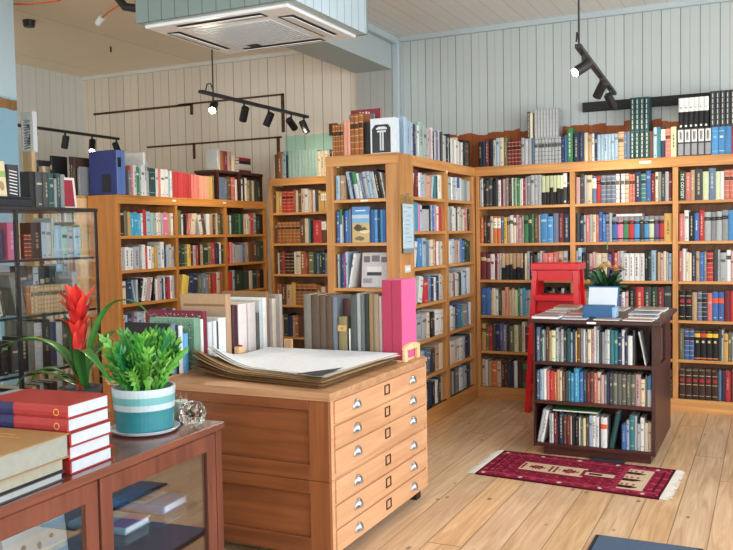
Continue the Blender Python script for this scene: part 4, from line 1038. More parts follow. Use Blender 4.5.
SEL = [int(v) for v in '''21 22 24 25 27 28 31 34 36 37 39 40 41 42 44 45 48 49 50 51 54 55 56 57 58 59 60 61 62 63 64 65 97 100 102 103 104 105 106 107 118 119 120 121 122 124 125 126 127 128 129 130 131 132 133 134 135 136 137 138 155 156 157 193 194 195 196 199 205 207 210 211 212 214 215 217 218 236 237 239 243 277 278 279 280 281 282 283 284 285 286 287 288 289 290 291 309 313 315 317 318 320 355 356 357 358 359 360 361 364 386 387 390 392 393 427 428 429 430 431 432 433 435 456 459 479 480 481 482 492 495 496 497 498 499 500 501 502 503 504 505 506 507 508 509 510 511 512 533 534 535 536 537 538 539 540 541 542 543 544 545 546 547 548 550 579 582 605 606 628 629 646 648 649 653 668 669 670 671 686 702 709 742 745 749 756 758 759 768 769 792 793 794 795 796 832 836 837 852 855 856 877 880 898 974 990 1016 1024 1048 1060 1062 1089 1245 1251 1253 1257 1290 1295 1299 1301 1302 1304 1306 1310 1314 1317 1321 1322 1323 1324 1325 1327 1328 1329 1332 1334 1338 1342 1343 1344 1346 1348 1352 1353 1354 1355 1356 1357 1358 1359 1361 1362 1363 1366 1368 1370 1373 1379 1380 1382 1383 1384 1385 1386 1387 1389 1390 1391 1416 1418 1420 1421 1422 1423 1424 1425 1426 1427 1442 1443 1455 1467 1468 1469 1470 1471 1472 1473 1474 1475 1512 1519 1520 1521 1522 1524 1525 1530 1533 1535'''.split()]  #SEL#
def make_books():
    if SEL is None:
        sel = set(b['id'] for b in BOOKS)
    else: sel = set(SEL)
    tot = {}
    for b in BOOKS: tot[b['rid']] = max(tot.get(b['rid'], 0), b['n'])
    st = MB()
    ROT = {'y': 0.0, 'x': PI / 2}
    for b in BOOKS:
        rg = random.Random(b['seed'])
        name, rgb = COL[b['key']]
        k = rg.uniform(.92, 1.07); rgb2 = shade(rgb, k)
        if b['key'] in 'WLFa': rgb2 = shade(rgb, rg.uniform(.93, 1.03))
        parts = book_parts(b['w'], b['h'], b['d'], rgb2, b['flags'], rg, b['lean'])
        if b['id'] in sel:
            cv = None
            for kind, V, Fc, c in parts:
                mb = MB(); mb.add(V, Fc, 0, lin(c))
                if kind == 'cover':
                    cv = mb.build('book', M['cloth'], local=True)
                    cv.location = b['pos']; cv.rotation_euler = (0, 0, ROT[b['axis']])
                    size = 'slim ' if b['w'] < .014 else ('thick ' if b['w'] > .034 else '')
                    lean = ' leaning' if b['lean'] else ''
                    N = tot[b['rid']]; side = 'left'; n = b['n']
                    if n > 8 and n > N / 2 and not any(q in b['where'] for q in ('right bay', 'right third', 'far end', 'behind the display')): side = 'right'; n = N + 1 - n
                    o1 = ordinal(n); wh = b['where']
                    for lab in (size + name + lean + ' book, ' + o1 + ' from the ' + side + ', ' + wh, name + lean + ' book, ' + o1 + ' from the ' + side + ', ' + wh, name + ' book, ' + o1 + ' from ' + side + ', ' + wh, name + ' book, ' + o1 + ' from ' + side + ', ' + wh.replace(' the ', ' ')):
                        if len(lab.replace('-', ' ').split()) <= 16: break
                    if wh.startswith('top shelf, right bay of the wall') and b['n'] == 1:
                        tx = bpy.data.curves.new('spine_title', 'FONT'); tx.body = 'THE ODYSSEY'; tx.size = b['w'] * .62; tx.align_x = 'CENTER'; tx.align_y = 'CENTER'; tx.extrude = .0003
                        tm = simple('pale_title_ink', (226, 226, 210), .6); tx.materials.append(tm)
                        tmp = bpy.data.objects.new('title_curve', tx); COLL.objects.link(tmp); bpy.context.view_layer.update()
                        k2 = b['h'] * .86 / max(tmp.dimensions.x, 1e-4)
                        tme = bpy.data.meshes.new_from_object(tmp.evaluated_get(bpy.context.evaluated_depsgraph_get())); tme.name = 'spine_title'
                        bpy.data.objects.remove(tmp); bpy.data.curves.remove(tx)
                        tme.transform(Matrix.Translation((b['w'] / 2, -.0050, b['h'] * .5)) @ Matrix.Rotation(PI / 2, 4, 'Y') @ Matrix.Rotation(PI / 2, 4, 'X') @ Matrix.Scale(min(k2, 1.35), 4))
                        to = bpy.data.objects.new('spine_title', tme); COLL.objects.link(to); to.parent = cv
                    tag(cv, lab, 'book', 'books on the ' + b['where'])
                    cv['bid'] = b['id']
                else:
                    mb.build(kind, M['paper'] if kind == 'page_block' else M['cloth'], cv, local=True)
        else:
            px, py, pz = b['pos']
            for kind, V, Fc, c in parts:
                if b['axis'] == 'y': W = [(px + x, py + y, pz + z) for x, y, z in V]
                else: W = [(px - y, py + x, pz + z) for x, y, z in V]
                st.add(W, Fc, 0, lin(c))
    if st.v:
        o = st.build('shelved_books', M['cloth'])
        tag(o, 'the remaining smaller book spines filling all the shelves around the singled out volumes', 'books', None, 'stuff')
make_books()
WORLD_S = 1.2; E_SIDE = 165; E_FRONT = 125; EXPO = -0.4
# ------------------------------------------------------------------ larger volumes and single things
def place(o, loc, rz=0.0): o.location = loc; o.rotation_euler = (0, 0, rz); WORLD[o.name] = Vector(loc); return o
def volume(label, rgb, w, h, d, loc, axis='y', flags='n', lean=0, seed=1, name='folio', cat='book', group=None, page=None):
    rg = random.Random(seed); cv = None
    for kind, V, Fc, c in book_parts(w, h, d, rgb, flags, rg, lean):
        mb = MB(); mb.add(V, Fc, 0, lin(page if (kind == 'page_block' and page) else c))
        if kind == 'cover':
            cv = mb.build(name, M['cloth'], local=True); place(cv, loc, PI / 2 if axis == 'x' else 0); tag(cv, label, cat, group)
        else: mb.build(kind, M['cloth'] if (kind != 'page_block' or page) else M['paper'], cv, local=True)
    return cv

# folios in the wooden cradle at the back of the chest
cd = root('book_cradle', 'pale wooden book cradle with an arched end at the chest back corner', 'book stand', (-1.95, 4.0, .75))
B(-2.25, -1.668, 3.885, 4.085, .7505, .7595).build('base_board', M['pale'], cd)
mb = MB(); prof = []
for (a, b2, c, d) in ((3.885, 3.92, .7505, .806), (4.05, 4.085, .7505, .806), (3.885, 4.085, .806, .824)): mb.box(-1.6675, -1.648, a, b2, c, d, bev=.003)
N = 10
for k in range(N):
    a, b2 = k / N, (k + 1) / N; f = lambda t: .824 + .016 * math.sin(PI * t)
    ya, yb2 = 3.885 + .2 * a, 3.885 + .2 * b2
    mb.hexa([(-1.6675, ya, .8238), (-1.648, ya, .8238), (-1.648, yb2, .8238), (-1.6675, yb2, .8238), (-1.6675, ya, f(a)), (-1.648, ya, f(a)), (-1.648, yb2, f(b2)), (-1.6675, yb2, f(b2))])
mb.build('arched_end', M['pale'], cd)
B(-2.285, -2.2505, 3.885, 3.93, .7505, .79, bev=.003).build('end_foot', M['pale'], cd)
x = -2.242
for lab, rgb, w, h, fl in (
        ('grey brown marbled folio, outermost of the cradle row beside the gap', (112, 108, 98), .040, .325, 'n'), ('thick dark brown folio beside the grey brown marbled one in the cradle', (84, 68, 54), .045, .322, 'n'),
        ('dark brown folio, middle of three brown spines in the cradle', (88, 72, 58), .034, .32, 'n'), ('dark brown folio next to the narrow grey one in the cradle', (84, 66, 52), .034, .318, 'n'),
        ('narrow slate grey folio left of the small clasped volume', (104, 112, 124), .024, .316, 'n')):
    w *= 1.137; volume(lab, rgb, w - .0008, h, .18, (x, 3.9, .7605), flags=fl, seed=int(x * -1000), group='folios in the wooden cradle'); x += w
volume('reddish brown leather folio standing behind the small clasped volume', (92, 62, 58), .058, .30, .12, (x + .002, 3.972, .7605), seed=8, group='folios in the wooden cradle')
cl = volume('small olive vellum volume with a tan strap clasp in the cradle', (128, 116, 80), .05, .212, .07, (x + .006, 3.9, .7605), seed=9, name='clasped_book')
MB().box(-.001, .051, -.007, -.0042, .135, .168, bev=.001).build('strap', M['leather'] if 'leather' in M else simple('tan_leather', (186, 150, 88), .5), cl, local=True)
MB().box(.02, .03, -.0095, -.0072, .146, .157).build('buckle', M['brass'], cl, local=True)
x += .07
volume('thin white booklet beside the small clasped volume', (226, 226, 220), .008, .15, .12, (x - .002, 3.9, .7605), seed=5, name='booklet'); x += .008
for lab, rgb, w, h in (('dark slate folio after the thin white booklet in the cradle', (70, 78, 76), .033, .325), ('light grey folio spine between two dark slate ones', (150, 154, 150), .02, .335), ('slate green folio beside the light grey one in the cradle', (92, 104, 104), .02, .328),
        ('near black folio left of the tan one near the pink boxes', (44, 44, 40), .021, .332), ('tan buckram folio near the pink boxes', (134, 112, 76), .022, .335), ('light brown folio, second spine left of the pink boxes', (140, 122, 102), .028, .332), ('pale mauve grey folio touching the pink boxes', (168, 152, 146), .017, .322)):
    w *= 1.137; volume(lab, rgb, w - .0008, h, .18, (x, 3.9, .7605), seed=int(x * -1000), group='folios in the wooden cradle'); x += w
PINKX = -1.778
def clam(label, x0, x1):
    c = root('clamshell_box', label, 'book box', ((x0 + x1) / 2, 4.0, .7605), group='pink cloth boxes')
    B(x0, x1, 3.898, 4.085, .7605, 1.166, bev=.003).build('case', M['pinkc'], c)
    B(x0 + .001, x1 - .001, 3.893, 3.8975, .7605, 1.165, bev=.002).build('spine', M['crim'], c)
M['pinkc'] = simple('pink_cloth', (206, 88, 140), .7); M['crim'] = simple('crimson_cloth', (162, 46, 76), .7)
clam('crimson spined pink book box, the one touching the mauve grey folio', PINKX, PINKX + .053)
clam('pink book box with its broad pink side turned to the corner bookcase', PINKX + .0545, -1.6685)

# folios along the left of the chest, spines to the drawers
LF = [  # y0, y1, ztop, rgb, depth, label, pages, flags
    (3.098, 3.114, 1.003, (26, 26, 28), .26, 'wide flat black folio nearest the green fern in the chest row', None),
    (3.116, 3.150, 1.000, (104, 118, 138), .25, 'slate blue folio right behind the wide black one', None),
    (3.152, 3.168, .990, (30, 32, 40), .24, 'thin black spine beside the slate blue folio', None),
    (3.172, 3.202, .985, (206, 212, 214), .22, 'off white spine between the thin black and sky blue ones', None),
    (3.206, 3.242, .945, (94, 160, 206), .2, 'short sky blue spine in front of the green marbled folio', None),
    (3.290, 3.338, 1.008, (108, 148, 124), .27, 'folio with a green marbled cover in the chest row', (222, 224, 222)),
    (3.342, 3.362, 1.000, (224, 222, 220), .24, 'white paper folder against the maroon folio', None),
    (3.364, 3.394, 1.036, (112, 28, 52), .36, 'tall wide maroon folio behind the green marbled one', None),
    (3.400, 3.436, .980, (196, 202, 206), .22, 'light grey spine right of the tall maroon folio', None),
    (3.446, 3.472, .980, (214, 218, 216), .22, 'white spine in the gap before the tan folio', None),
    (3.474, 3.488, .975, (70, 70, 66), .22, 'thin charcoal spine between two white ones', None),
    (3.490, 3.556, .990, (214, 222, 226), .22, 'broad white spine leaning on the tan folio', None),
    (3.560, 3.604, 1.105, (170, 140, 108), .29, 'tallest tan folio showing its broad cover above the white spines', (160, 152, 142)),
    (3.612, 3.662, 1.045, (66, 30, 40), .24, 'dark plum folio raised behind a little wooden foot', None),
    (3.668, 3.750, 1.046, (214, 204, 202), .25, 'thick rough cream white folio beside the dark plum one', None),
    (3.756, 3.834, 1.046, (198, 190, 188), .25, 'thick cream grey folio, second of the rough pair', None),
    (3.840, 3.866, .985, (84, 86, 84), .22, 'short dark grey spine after the rough cream pair', None),
    (3.870, 3.904, 1.05, (188, 196, 196), .24, 'pale grey folio against the second tan board', None),
    (3.906, 3.944, 1.062, (220, 226, 228), .24, 'bright white spine before the second tan board', None),
    (3.948, 3.970, 1.093, (134, 102, 72), .30, 'second tall tan board near the far end of the chest row', None),
    (3.974, 3.998, 1.0, (150, 148, 156), .22, 'short mauve grey spine near the far foot', None),
    (4.002, 4.040, 1.05, (206, 200, 186), .24, 'cream spine near the far foot of the chest row', None),
    (4.044, 4.074, 1.066, (150, 144, 140), .25, 'grey folio second from the far end of the chest row', None),
    (4.078, 4.108, 1.068, (172, 166, 162), .25, 'light grey folio closing the far end of the chest row', None)]
for i, (y0, y1, zt, rgb, dp, lab, pg) in enumerate(LF):
    v = volume(lab, rgb, y1 - y0 - .0008, zt - .7605, dp, (-2.50, y0, .7605), 'x', 'n', seed=60 + i, group='folios along the map chest', page=pg)
    if 'green marbled' in lab:
        rg = random.Random(4); mb = MB(); h = zt - .7605
        for k in range(420):
            a, c = rg.uniform(.012, dp - .02), rg.uniform(.012, h - .014); r1, r3 = rg.uniform(.002, .006), rg.uniform(.002, .006)
            q = [(-.0006, a + r1 * math.cos(t) * (1 + .4 * math.sin(3 * t)), c + r3 * math.sin(t)) for t in [2 * PI * n / 6 for n in range(6)]]
            mb.add(q, [(0, 1, 2, 3, 4, 5)], 0, lin(rg.choice([(150, 186, 160), (70, 112, 92), (176, 196, 176), (92, 132, 140)])))
        mb.build('marbling', M['gloss'], v, local=True)
    if 'tallest tan' in lab:
        h = zt - .7605; MB().box(-.0012, -.0004, .01, dp - .02, h - .062, h - .05, c=lin((124, 98, 72))).add([], []).build('cover_rule', M['cloth'], v, local=True)
        mb = MB(); mb.box(-.0014, -.0004, .006, dp - .006, h - .165, h - .075, c=lin((158, 138, 116))); mb.build('cover_panel', M['cloth'], v, local=True)
ft = root('row_bookend', 'low pale wooden foot under the dark plum folio', 'book stand', (-2.49, 3.63, .75))
B(-2.4955, -2.462, 3.612, 3.664, .7535, .83, bev=.003).build('block', M['pale'], ft)
B(-2.494, -2.4615, 3.634, 3.640, .8302, .838).build('peg', M['chest_v'], ft)
ft = root('row_bookend', 'low pale wooden foot closing the far end of the folio row', 'book stand', (-2.49, 4.14, .75))
B(-2.50, -2.45, 4.1115, 4.136, .7505, .81, bev=.003).build('block', M['pale'], ft)
B(-2.498, -2.452, 4.1105, 4.1113, .7505, .79).build('front_plate', M['pale'], ft)
lbd = root('book_board', 'wooden board under the folio row along the map chest', 'book stand', (-2.62, 3.6, .75))
B(-2.79, -2.4975, 3.09, 4.111, .7505, .7600).build('base_board', M['chest_top'], lbd)

# ------------------------------------------------------------------ face-out books and boxes
def faceout(name, label, cat, x0, x1, y, z0, z1, th, rgb, patches, side=(230, 230, 226), tilt=0.0, axis='y'):
    """upright book with its front cover shown; patches: (u0, u1, v0, v1, rgb) in cover fractions or polygons"""
    w, h = x1 - x0, z1 - z0
    mb = MB()
    mb.box(0, w, 0, .002, 0, h, c=lin(rgb)); mb.box(0, .002, .002, th - .002, 0, h, c=lin(rgb)); mb.box(0, w, th - .002, th, 0, h, c=lin(rgb))
    o = mb.build(name, M['gloss'], local=True)
    place(o, (x0, y, z0) if axis == 'y' else (y, x0, z0), 0 if axis == 'y' else PI / 2)
    if tilt: o.rotation_euler = (tilt, 0, 0) if axis == 'y' else (0, -tilt, PI / 2) ; 
    if axis == 'x' and tilt: o.rotation_mode = 'XYZ'; o.rotation_euler = Euler((tilt, 0, 0)).to_matrix().to_4x4().to_euler(); o.matrix_world = Matrix.Translation((y, x0, z0)) @ Matrix.Rotation(PI / 2, 4, 'Z') @ Matrix.Rotation(tilt, 4, 'X')
    tag(o, label, cat)
    MB().box(.0022, w - .003, .0022, th - .0022, .002, h - .003, c=lin(side)).build('page_block', M['cloth'], o, local=True)
    if patches:
        mb = MB()
        for i, p in enumerate(patches):
            c = lin(p[-1]); yy = -.0003 - i * .00006
            pts = p[0] if isinstance(p[0], (list, tuple)) else [(p[0], p[2]), (p[1], p[2]), (p[1], p[3]), (p[0], p[3])]
            mb.add([(u * w, yy, v * h) for u, v in pts], [tuple(range(len(pts)))], 0, c)
        mb.build('cover_print', M['gloss'], o, local=True)
    return o
def blob(cx, cy, rx, ry, n=10, seed=0):
    rg = random.Random(seed); return [(cx + rx * math.cos(2 * PI * k / n) * rg.uniform(.75, 1.1), cy + ry * math.sin(2 * PI * k / n) * rg.uniform(.75, 1.1)) for k in range(n)]
faceout('picture_book', 'book with a beach and sky photograph on its cover facing out of the blue shelf', 'book', -2.578, -2.447, 5.176, 1.3436, 1.588, .02, (78, 140, 196),
        [(0, 1, 0, .58, (196, 172, 116)), (0, 1, .55, .70, (120, 170, 206)), (0, 1, .68, .78, (176, 204, 220)), (blob(.35, .42, .26, .1, 10, 1), (70, 62, 46)), (blob(.68, .36, .2, .08, 10, 2), (84, 76, 52)), (blob(.45, .12, .3, .07, 10, 3), (120, 106, 76)), (blob(.75, .3, .3, .05, 9, 5), (224, 208, 160)), (.2, .8, .88, .91, (220, 232, 240))])
faceout('magazine', 'grey magazine with dark photo panels leaning behind the pink boxes', 'magazine', -2.535, -2.335, 5.215, 1.036, 1.275, .012, (198, 196, 200),
        [(.06, .3, .72, .9, (110, 106, 108)), (.36, .66, .74, .92, (120, 112, 108)), (.72, .96, .72, .88, (104, 100, 102)), (.2, .75, .42, .6, (222, 222, 222)), (.2, .75, .34, .44, (36, 36, 40)), (.06, .4, .12, .26, (150, 150, 156))], tilt=-.12)
faceout('picture_book', 'white book with a black cover panel and white column on the bookcase corner', 'book', -2.425, -2.235, 5.172, 1.9408, 2.175, .05, (214, 224, 232),
        [([(.06, .02), (.78, .02), (.78, .72), (.68, .82), (.18, .82), (.06, .70)], (20, 20, 24)), ([(.22, .68), (.64, .68), (.64, .72), (.54, .76), (.32, .76), (.22, .72)], (206, 212, 216)), (.36, .42, .08, .6, (196, 204, 210)), (.45, .51, .08, .6, (196, 204, 210)), (.26, .60, .60, .65, (206, 212, 216))], side=(206, 220, 232))
volume('black spine on the narrow end bookcase beside the white column book', (30, 30, 34), .045, .215, .15, (-2.472, 5.176, 1.9408), seed=21, name='folio')
faceout('flat_folio', 'slate blue folio standing behind the leather volumes', 'book', -2.665, -2.47, 5.335, 1.9408, 2.235, .014, (104, 122, 144), [])
o = faceout('flat_folio', 'maroon folio, tallest behind the leather volumes', 'book', -2.66, -2.43, 5.352, 1.9408, 2.272, .016, (128, 28, 40), [(.3, .34, .90, .95, (230, 214, 214)), (.38, .45, .895, .94, (230, 214, 214)), (.5, .56, .90, .95, (230, 214, 214)), (.6, .64, .90, .94, (230, 214, 214))])
# acrylic leaflet holder on the corner post
lh = root('leaflet_holder', 'clear acrylic holder with a printed white sheet on the corner post', 'leaflet holder', (-2.21, 5.28, 1.45))
B(-2.2185, -2.2165, 5.175, 5.385, 1.265, 1.665).build('back_sheet', M['acryl'], lh)
B(-2.198, -2.196, 5.175, 5.385, 1.265, 1.655).build('front_sheet', M['acryl'], lh)
B(-2.2160, -2.1985, 5.175, 5.385, 1.262, 1.2648).build('bottom_lip', M['acryl'], lh)
sh = B(-2.206, -2.204, 5.19, 5.37, 1.30, 1.60).build('sheet', simple('pale_blue_sheet', (206, 226, 240), .6), lh)
mb = MB(); rg = random.Random(2)
for k in range(9): 
    a = 5.21 + rg.uniform(0, .05); mb.box(-2.2038, -2.2032, a, a + rg.uniform(.04, .09), 1.575 - k * .029, 1.580 - k * .029)
mb.build('print', M['grey'], sh)
B(-2.2035, -2.2025, 5.19, 5.37, 1.268, 1.30).build('grey_card', M['grey'], lh)
B(-2.2184, -2.196, 5.27, 5.29, 1.664, 1.672).build('hanging_clip', M['chrome'], lh)  # made-up clip, added as a fixing so the holder hangs from the post
tg = root('wall_label', 'small pale grey card fixed low on the corner post above the pink box', 'label', (-2.215, 5.28, 1.17))
B(-2.2185, -2.212, 5.24, 5.33, 1.135, 1.185, bev=.002).build('card', M['offwhite'], tg)
B(-2.2118, -2.2115, 5.25, 5.32, 1.15, 1.17).build('card_face', M['lbl'], tg)

# tops of the left-hand cases
bx = root('slipcase', 'big navy blue slipcased set on the near corner of the amber bookcase', 'book', (-4.385, 4.79, 1.72))
B(-4.518, -4.262, 4.744, 4.834, 1.7205, 2.044, bev=.003).build('case', simple('navy_cloth', (36, 48, 104), .6), bx)
sp2 = B(-4.2615, -4.252, 4.746, 4.790, 1.7205, 2.042, bev=.003).build('spine', simple('lighter_blue_cloth', (92, 118, 178), .6), bx)
B(-4.2615, -4.252, 4.793, 4.832, 1.7205, 2.042, bev=.003).build('spine', bpy.data.materials['lighter_blue_cloth'], bx)
B(-4.2515, -4.2508, 4.75, 4.786, 1.92, 1.99).build('title_label', M['black'], sp2)
B(-4.40, -4.31, 4.7432, 4.7438, 1.74, 1.87).build('dark_panel', simple('near_black_paper', (24, 24, 36), .6), bx)
fo = root('paper_folder', 'pale grey folder lying on the books behind the navy slipcase', 'folder', (-4.42, 5.1, 2.0))
B(-4.515, -4.465, 4.90, 5.12, 1.7205, 2.07).build('back_cover', simple('grey_folder', (176, 176, 168), .7), fo)
B(-4.4645, -4.455, 4.905, 5.115, 1.7205, 2.065).build('front_cover', bpy.data.materials['grey_folder'], fo)
ob = root('folded_sheet', 'curved grey sheet of card standing behind the red set', 'card', (-4.49, 5.8, 1.72))
mb = MB(); N = 12
for k in range(N):
    a, b2 = k / N, (k + 1) / N
    f = lambda t: -4.5 + .03 * math.sin(PI * t)
    mb.hexa([(f(a), 5.62 + .36 * a, 1.7205), (f(a) + .003, 5.62 + .36 * a, 1.7205), (f(b2) + .003, 5.62 + .36 * b2, 1.7205), (f(b2), 5.62 + .36 * b2, 1.7205)] + [(f(a), 5.62 + .36 * a, 1.955 + .015 * math.cos(a * 3)), (f(a) + .003, 5.62 + .36 * a, 1.955 + .015 * math.cos(a * 3)), (f(b2) + .003, 5.62 + .36 * b2, 1.955 + .015 * math.cos(b2 * 3)), (f(b2), 5.62 + .36 * b2, 1.955 + .015 * math.cos(b2 * 3))])
mb.build('sheet', simple('taupe_card', (134, 122, 104), .8), ob)
def lying(label, rgb, x0, x1, y0, y1, z0, z1, name='book', group=None, spine='x', pages=(232, 228, 218), cat='book', rz=0, bands=()):
    """closed book lying flat: boards, spine towards +x or -y, page block"""
    W_, D_, T_ = x1 - x0, y1 - y0, z1 - z0; t = min(.003, T_ * .14)
    mb = MB(); c = lin(rgb)
    mb.box(0, W_, 0, D_, 0, t, c=c, bev=.0008); mb.box(0, W_, 0, D_, T_ - t, T_, c=c, bev=.0008)
    if spine == 'x': mb.box(W_ - .003, W_ + .001, 0, D_, t * .5, T_ - t * .5, c=c, bev=.0008)
    else:
        mb.add([(0, 0, 0), (0, -.0035, T_ * .2), (0, -.005, T_ * .5), (0, -.0035, T_ * .8), (0, 0, T_), (0, .004, T_ - t), (0, .004, t)] + [(W_, 0, 0), (W_, -.0035, T_ * .2), (W_, -.005, T_ * .5), (W_, -.0035, T_ * .8), (W_, 0, T_), (W_, .004, T_ - t), (W_, .004, t)],
               [(i, (i + 1) % 7, 7 + (i + 1) % 7, 7 + i) for i in range(7)] + [(6, 5, 4, 3, 2, 1, 0), tuple(range(7, 14))], 0, c)
    o = mb.build(name, M['cloth'], local=True); place(o, (x0, y0, z0), rz); tag(o, label, cat, group)
    if spine == 'x': MB().box(.006, W_ - .0032, .005, D_ - .005, t * 1.02, T_ - t * 1.02, c=lin(pages)).build('page_block', M['cloth'], o, local=True)
    else: MB().box(.005, W_ - .006, .0042, D_ - .006, t * 1.02, T_ - t * 1.02, c=lin(pages)).build('page_block', M['cloth'], o, local=True)
    return o
z = DS + .0225
for lab, rgb, th in (('lowest maroon book of the flat pile on the small dark shelf', (120, 40, 50), .026), ('cream book second from the bottom of the flat pile on the dark shelf', (206, 200, 186), .022), ('white book in the middle of the flat pile on the dark shelf', (214, 216, 214), .03), ('black book under the red one on the small dark shelf', (36, 38, 44), .03), ('red book topping the flat pile on the small dark shelf', (172, 40, 44), .028)):
    lying(lab, rgb, -4.47, -4.30, 6.37 + th * .3, 6.58 - th * .5, z, z + th - .0006, group='flat pile on the small dark shelf'); z += th
# things on top of the display case and the corner case
faceout('framed_book', 'dark red book in a white mount standing on the glass display case', 'book', 3.445, 3.575, -3.50, 1.5725, 1.745, .02, (214, 212, 208), [(.12, .88, .06, .92, (146, 36, 56))], tilt=-.1, axis='x')
faceout('greeting_card', 'tan and green patterned card standing on the display case by the pillar', 'card', 2.965, 3.06, -3.46, 1.6228, 1.80, .012, (198, 186, 150), [(0, 1, .55, .72, (120, 160, 84)), (blob(.3, .4, .22, .16, 9, 3), (226, 214, 180)), (blob(.7, .3, .2, .14, 9, 4), (140, 120, 92)), (.05, .12, .1, .5, (80, 120, 70))], tilt=-.08, axis='x')
faceout('card_box', 'navy box with slanting white stripes on the display case', 'box', 3.07, 3.14, -3.465, 1.6228, 1.785, .03, (28, 34, 54), [([(.15, .10 + k * .1), (.85, .06 + k * .1), (.85, .09 + k * .1), (.15, .13 + k * .1)], (226, 228, 226)) for k in range(8)], axis='x')
db = root('storage_box', 'low dark box lying on the display case below the cards', 'box', (-3.47, 3.0, 1.5725))
B(-3.49, -3.43, 2.80, 3.19, 1.5725, 1.612, bev=.004).build('body', M['matedge'], db); B(-3.495, -3.428, 2.795, 3.195, 1.6125, 1.622, bev=.003).build('lid', M['matedge'], db)
tb = root('open_booklet', 'white booklet standing tented on the birch corner bookcase', 'booklet', (-4.72, 4.66, 1.7205))
for s, nm in ((1, 'front_page'), (-1, 'back_page')):
    MB().hexa([(-4.76, 4.66 - s * .05, 1.7206), (-4.66, 4.66 - s * .05, 1.7206), (-4.66, 4.66 - s * .046, 1.7206), (-4.76, 4.66 - s * .046, 1.7206), (-4.735, 4.66 - s * .003, 1.88), (-4.685, 4.66 - s * .003, 1.88), (-4.685, 4.66 - s * .0005, 1.88), (-4.735, 4.66 - s * .0005, 1.88)]).build(nm, M['card'], tb)
# display case extras
cp = root('price_card', 'grey printed card hanging inside the far end of the display case', 'card', (-3.6, 3.6, 1.4))
B(-3.72, -3.58, 3.612, 3.616, 1.3026, 1.50).build('card', simple('grey_print', (150, 156, 158), .6), cp); B(-3.70, -3.60, 3.6112, 3.6118, 1.42, 1.47).build('print', M['offwhite'], cp)
for i, (y0, y1, z0, z1, rgb, lab) in enumerate(((3.15, 3.24, 1.195, 1.29, (214, 190, 150), 'cream card box hanging below the first glass shelf'),)):
    lying(lab, rgb, -3.62, -3.50, y0, y1, 1.0126 + .155, 1.29, name='card_box', cat='box') if False else None

# flat books on shelves
lying('pale mauve book lying across the multicoloured set on the wall bookcase', (196, 180, 204), -1.085, -.885, YBK + .03, YBK + .17, 1.306 + .272 * .72 + .002, 1.306 + .272 * .72 + .022)
lying('green book lying flat on the bottom row of the dark island bookcase', (72, 120, 72), -1.215, -.93, IY + .016, IY + .17, .280, .291)
bm = root('bookmark', 'green ribbon bookmark hanging below the middle bay shelf edge', 'bookmark', (-1.142, 6.78, 1.29))
MB().hexa([(-1.146, 6.781, 1.245), (-1.138, 6.781, 1.245), (-1.138, 6.782, 1.245), (-1.146, 6.782, 1.245), (-1.146, 6.783, 1.3066), (-1.138, 6.783, 1.3066), (-1.138, 6.784, 1.3066), (-1.146, 6.784, 1.3066)]).build('ribbon', simple('green_ribbon', (60, 150, 90), .6), bm)
MB().box(-1.146, -1.138, 6.784, 6.80, 1.3066, 1.3072).build('ribbon_fold', bpy.data.materials['green_ribbon'], bm)

# ------------------------------------------------------------------ books on the mahogany table
TR = math.radians(4.5)
Rz = lambda p, a: (p[0] * math.cos(a) - p[1] * math.sin(a), p[0] * math.sin(a) + p[1] * math.cos(a))
names = ['bottom', 'second lowest', 'middle', 'second from the top', 'top']
for k in range(5):
    z0 = .7206 + k * .0405
    dx = (.0, -.004, .002, -.006, -.006)[k]; W_ = .32; D_ = .192
    ox, oy = Rz((-W_ + dx, 0), TR)
    o = lying('%s of five thick red hardbacks with white pages in a neat pile' % names[k], (146, 42, 38), -1.814 + ox, -1.814 + ox + W_, 1.793 + oy, 1.793 + oy + D_, z0, z0 + .0400, name='hardback_book', group='pile of red hardbacks', spine='y', pages=(184, 194, 206), rz=TR)
    T_ = .04
    pr = [(0.0003, 0), (-.0037, T_ * .2), (-.0053, T_ * .5), (-.0037, T_ * .8), (.0003, T_)]
    V = [(.0, y - .0004, zz) for y, zz in pr] + [(.125, y - .0004, zz) for y, zz in pr]
    mb = MB(); mb.add(V, [(i, 5 + i, 6 + i, i + 1) for i in range(4)], 0, lin((30, 34, 72))); mb.build('spine_label', M['cloth'], o, local=True)
    mb = MB(); n = 24; V = []
    for i in range(n):
        a = 2 * PI * i / n
        for r in (.0105, .0075):
            zz = T_ / 2 + r * math.sin(a); y = -.0062 + abs(zz - T_ / 2) * .06
            V.append((.285 + r * math.cos(a), y, zz))
    mb.add(V, [(2 * i, 2 * ((i + 1) % n), 2 * ((i + 1) % n) + 1, 2 * i + 1) for i in range(n)]); mb.build('ring_emblem', M['gold'], o, local=True)
def tablebook(label, rgb, xr, yb, W_, D_, z0, z1, rz, pages, spine='y'):
    ox, oy = Rz((-W_, -D_), rz)
    return lying(label, rgb, xr + ox, xr + ox + W_, yb + oy, yb + oy + D_, z0, z1, name='hardback_book', rz=rz, pages=pages, spine=spine)
tablebook('thin dark book at the bottom of the pile under the tan book', (60, 62, 70), -1.80, 1.755, .36, .40, .7206, .744, TR, (150, 156, 154))
tablebook('thin black book directly under the big tan book', (34, 36, 42), -1.806, 1.765, .36, .40, .7446, .782, TR, (150, 148, 132))
tn = tablebook('big tan book with gilt lettering lying in front of the red pile', (150, 116, 74), -1.792, 1.772, .37, .42, .7826, .850, TR, (140, 144, 136))
mb = MB(); rg = random.Random(12)
for ln, (y, n) in enumerate(((.35, 12), (.325, 16), (.30, 9))):
    xx = .14
    for k in range(n):
        wv = rg.uniform(.004, .008); mb.box(xx, xx + wv, y, y + rg.uniform(.007, .012), .0676, .0679); xx += wv + .0025
mb.build('gilt_lettering', M['gold'], tn, local=True)
MB().box(.004, .366, -.0008, .0038, .004, .0634, c=lin((136, 138, 126))).build('fore_edge', M['cloth'], tn, local=True)
